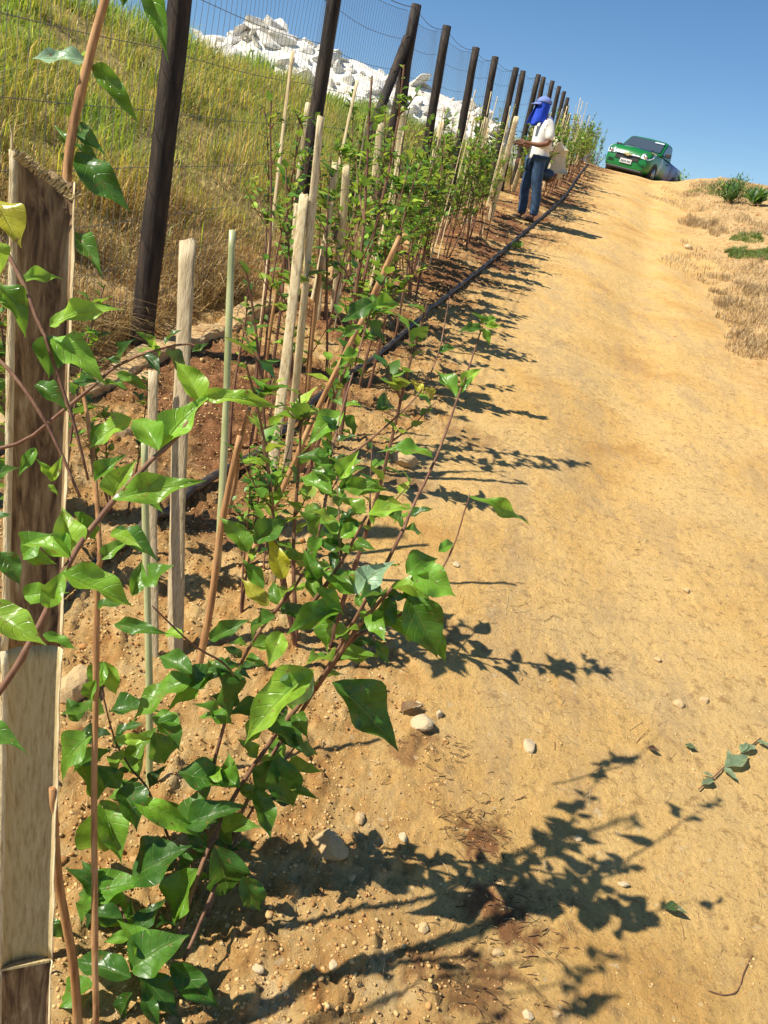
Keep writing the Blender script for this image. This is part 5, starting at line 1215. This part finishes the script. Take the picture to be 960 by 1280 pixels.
def truck():
    # local: x = 0 at front bumper, +x to the rear, y = side, z up
    root = empty('pickup_truck', (0, 0, 0)); tag(root, 'small green pickup truck with blue livery facing downhill on the road crest', 'truck')
    def sect(xs, name, material, parent=root, mats=None, mi=None):
        """loft: list of (x, [(y,z)...half outline from bottom centre to top centre])"""
        b = MB(); V = []; F = []; n = None
        for (x, half) in xs:
            full = [(y, z) for (y, z) in half]+[(-y, z) for (y, z) in half[::-1]]
            if n is None: n = len(full)
            V += [(x, y, z) for (y, z) in full]
        for k in range(len(xs)-1):
            for j in range(n): F.append((k*n+j, k*n+(j+1) % n, (k+1)*n+(j+1) % n, (k+1)*n+j))
        F.append(tuple(range(n))); F.append(tuple((len(xs)-1)*n+j for j in range(n-1, -1, -1)))
        b.add(V, F); o = b.build(name, material, parent, True, bevel=.012); return o
    W = .82
    def h(w, zb, zt, crown=.03, low=.0):
        return [(0, zb), (w*.80, zb), (w*.96, zb+.08), (w, zb+.25), (w, (zb+zt)/2+.05), (w*.97, zt-.07), (w*.86, zt-.005), (0, zt+crown)]
    body = sect([(0.0, h(.66, .22, .66)), (.05, h(.74, .19, .76)), (.14, h(.79, .18, .87)), (.30, h(.815, .18, .93)), (.70, h(W, .20, .975)), (1.05, h(W, .22, .995)), (1.30, h(W, .24, 1.0, .02)), (2.60, h(W, .24, 1.0, .0)), (2.68, h(W, .24, 1.0, 0))], 'body', M_LIV)
    bed = sect([(2.69, h(W, .30, 1.02, 0)), (4.35, h(W, .32, 1.03, 0)), (4.45, h(W*.97, .34, 1.02, 0))], 'cargo_bed', M_LIV)
    # cab greenhouse
    cabp = [(1.12, .78, .99, 1.0), (1.68, .70, 1.0, 1.46), (1.80, .68, 1.0, 1.505), (2.38, .67, 1.0, 1.515), (2.55, .67, 1.0, 1.48), (2.66, .72, 1.0, 1.05)]
    b = MB(); V = []; F = []
    for (x, wt, zb, zt) in cabp:
        V += [(x, -.77, .985), (x, -wt, zt-.03), (x, -wt*.86, zt), (x, 0, zt+.018), (x, wt*.86, zt), (x, wt, zt-.03), (x, .77, .985)]
    for k in range(len(cabp)-1):
        for j in range(6): F.append((k*7+j, k*7+j+1, (k+1)*7+j+1, (k+1)*7+j))
    F.append(tuple(range(7))); F.append(tuple((len(cabp)-1)*7+j for j in range(6, -1, -1))); b.add(V, F); b.build('cab', M_GREEN, root, True, bevel=.02)
    # windscreen: slab proud of the sloping pillar plane
    b = MB(); b.add([(1.155, -.70, 1.03), (1.155, .70, 1.03), (1.645, .62, 1.43), (1.645, -.62, 1.43), (1.175, -.70, 1.01), (1.175, .70, 1.01), (1.665, .62, 1.41), (1.665, -.62, 1.41)], [(0, 1, 2, 3), (7, 6, 5, 4), (0, 4, 5, 1), (1, 5, 6, 2), (2, 6, 7, 3), (3, 7, 4, 0)])
    ws_ = b.build('windscreen', M_GLASS, root); ws_.location = (-.022, 0, .030)
    b = MB(); b.box((1.53, -.34, 1.375), (.035, .17, .003), Matrix.Rotation(R(-39), 3, 'Y')); b.build('sticker', M_WHITEP, root).location = (-.02, -.12, .03)
    for sy in (1, -1):
        b = MB(); yb = sy*.785; b.add([(1.33, sy*.765, 1.04), (2.46, sy*.765, 1.04), (2.42, sy*.70, 1.41), (1.80, sy*.705, 1.41)], [(0, 1, 2, 3)])
        o = b.build('side_window', M_GLASS, root); o.location = (0, sy*.006, 0); o.modifiers.new('s', 'SOLIDIFY').thickness = .012
        b = MB(); b.box((1.42, sy*.93, 1.06), (.06, .10, .07)); b.box((1.42, sy*.82, 1.02), (.03, .06, .02)); b.build('mirror', M_BLACK, root, False, bevel=.02)
        b = MB(); b.box((2.2, sy*.827, .86), (.08, .012, .015)); b.build('door_handle', M_BLACK, root)
        # headlight: wraps the corner
        b = MB(); pr = [(.00, .46, .62), (.06, .74, .60), (.26, .83, .72), (.48, .84, .88), (.22, .74, .90), (.06, .50, .78)]
        V = [(x, sy*y, z) for (x, y, z) in pr]+[(x+.08, sy*(y-.06), z-.01) for (x, y, z) in pr]
        F = [tuple(range(6)), tuple(range(11, 5, -1))]+[(k, (k+1) % 6, 6+(k+1) % 6, 6+k) for k in range(6)]
        b.add(V, F); hl = b.build('headlight', M_LAMP, root, False); hl.location = (-.035, sy*.010, .015)
        b = MB(); b.tube([(-.02, sy*.62, .70), (.06, sy*.62, .70)], [.06, .045], 14); lm = b.build('lamp_bulb', M_CHROME, hl, True)
        # lower bumper air intake
        b = MB(); b.box((.045, sy*.54, .40), (.045, .14, .085)); b.build('bumper_intake', M_BLACK, root, False, bevel=.03)
        for x in (.78, 3.50):
            w = empty('wheel', (x, sy*.74, .30)); reg(w, root)
            b = MB(); b.tube([(0, -.095, 0), (0, -.08, 0), (0, .08, 0), (0, .095, 0)], [.27, .30, .30, .27], 28); b.build('tyre', M_TYRE, w, True)
            b = MB(); b.tube([(0, -.10*1, 0), (0, .10, 0)], [.18, .18], 20); b.build('rim', M_RIM, w, True)
            b = MB(); n = 18; V = []
            for k in range(n+1):
                a = math.pi*k/n; V += [(x+.355*math.cos(a), sy*.822, .30+.355*math.sin(a)), (x+.355*math.cos(a), sy*.835, .30+.355*math.sin(a)), (x+.31*math.cos(a), sy*.835, .30+.31*math.sin(a)), (x+.31*math.cos(a), sy*.822, .30+.31*math.sin(a))]
            F = []
            for k in range(n):
                for j in range(4): F.append((k*4+j, k*4+(j+1) % 4, (k+1)*4+(j+1) % 4, (k+1)*4+j))
            b.add(V, F); b.build('wheel_arch', M_BLACK, root)
    b = MB(); b.box((.03, 0, .555), (.05, .43, .085)); b.build('grille', M_BLACK, root, False, bevel=.02)
    b = MB(); b.box((-.035, 0, .66), (.02, .44, .022)); b.build('chrome_bar', M_CHROME, root, False, bevel=.008)
    b = MB(); b.prism([(-.15, -.022), (-.05, -.022), (-.05, -.045), (.05, -.045), (.05, -.022), (.15, -.022), (.135, .022), (.05, .022), (.05, .045), (-.05, .045), (-.05, .022), (-.135, .022)], -.075, -.055, 'x'); b.build('emblem', M_GOLD, root).location = (0, 0, .66)
    pl = MB(); pl.box((-.03, 0, .44), (.012, .21, .07)); plo = pl.build('number_plate', M_PLATE, root)
    b = MB()
    for k in range(7):
        y = -.165+.05*k+(.02 if k > 2 else 0); b.box((-.0445, y, .43), (.003, .014, .032)); 
    b.build('plate_characters', M_BLACK, plo)
    b = MB(); b.box((.06, 0, .20), (.09, .66, .035)); b.build('lower_lip', M_BLACK, root, False, bevel=.02)
    b = MB(); b.box((2.2, 0, .24), (2.0, .62, .10)); b.box((.78, 0, .42), (.36, .80, .20)); b.box((3.5, 0, .42), (.36, .80, .20)); b.build('underbody_dark_fill', M_BLACK, root)  # black blocks added so the truck's underside reads as deep shade
    b = MB(); b.add([(.50, -.62, .975), (.95, -.70, 1.012), (1.08, -.62, 1.027), (1.06, .15, 1.035), (.75, -.05, 1.018)], [(0, 1, 2, 3, 4)]); o = b.build('bonnet_decal', M_BLUEP, root); o.modifiers.new('s', 'SOLIDIFY').thickness = .006; o.location = (0, 0, .006)
    b = MB(); b.add([(.62, .15, 1.005), (.75, -.05, 1.018), (1.06, .15, 1.035), (1.05, .62, 1.027), (.90, .45, 1.02)], [(0, 1, 2, 3, 4)]); o = b.build('bonnet_decal', M_WHITEP, root); o.modifiers.new('s', 'SOLIDIFY').thickness = .006; o.location = (0, 0, .007)
    for sy in (1, -1):
        b = MB(); b.tube([(1.16, sy*.5, 1.05), (1.30, sy*.2, 1.09)], .008, 5); b.build('wiper', M_BLACK, root).location = (-.06, 0, .03)
        b = MB(); b.box((1.95, sy*.32, 1.05), (.10, .20, .28)); b.build('seat', M_BLACK, root)
    return root
tr = truck()
q = P(775, 223, 24.6); q[2] = gnd(q[0], q[1])
dirn = q/np.linalg.norm([q[0], q[1]]); yaw = math.atan2(q[1], q[0])      # pointing away from the camera
az = yaw-R(18)
# local +x = rear direction
dx = np.array([math.cos(az), math.sin(az)]); yy_ = q[:2]
zf = gnd(*(yy_+dx*.8)); zr = gnd(*(yy_+dx*3.5)); nrm = np.array([-dx[1], dx[0]])
zl = gnd(*(yy_+dx*.8+nrm*.74)); zrr = gnd(*(yy_+dx*.8-nrm*.74))
pit = math.atan2(zr-zf, 2.7); rol = math.atan2(zl-zrr, 1.48)
tr.rotation_mode = 'XYZ'; tr.rotation_euler = (rol, -pit, az); tr.location = (q[0], q[1], zf-.8*math.tan(pit)-.06); tr.scale = (.88, .88, .88)
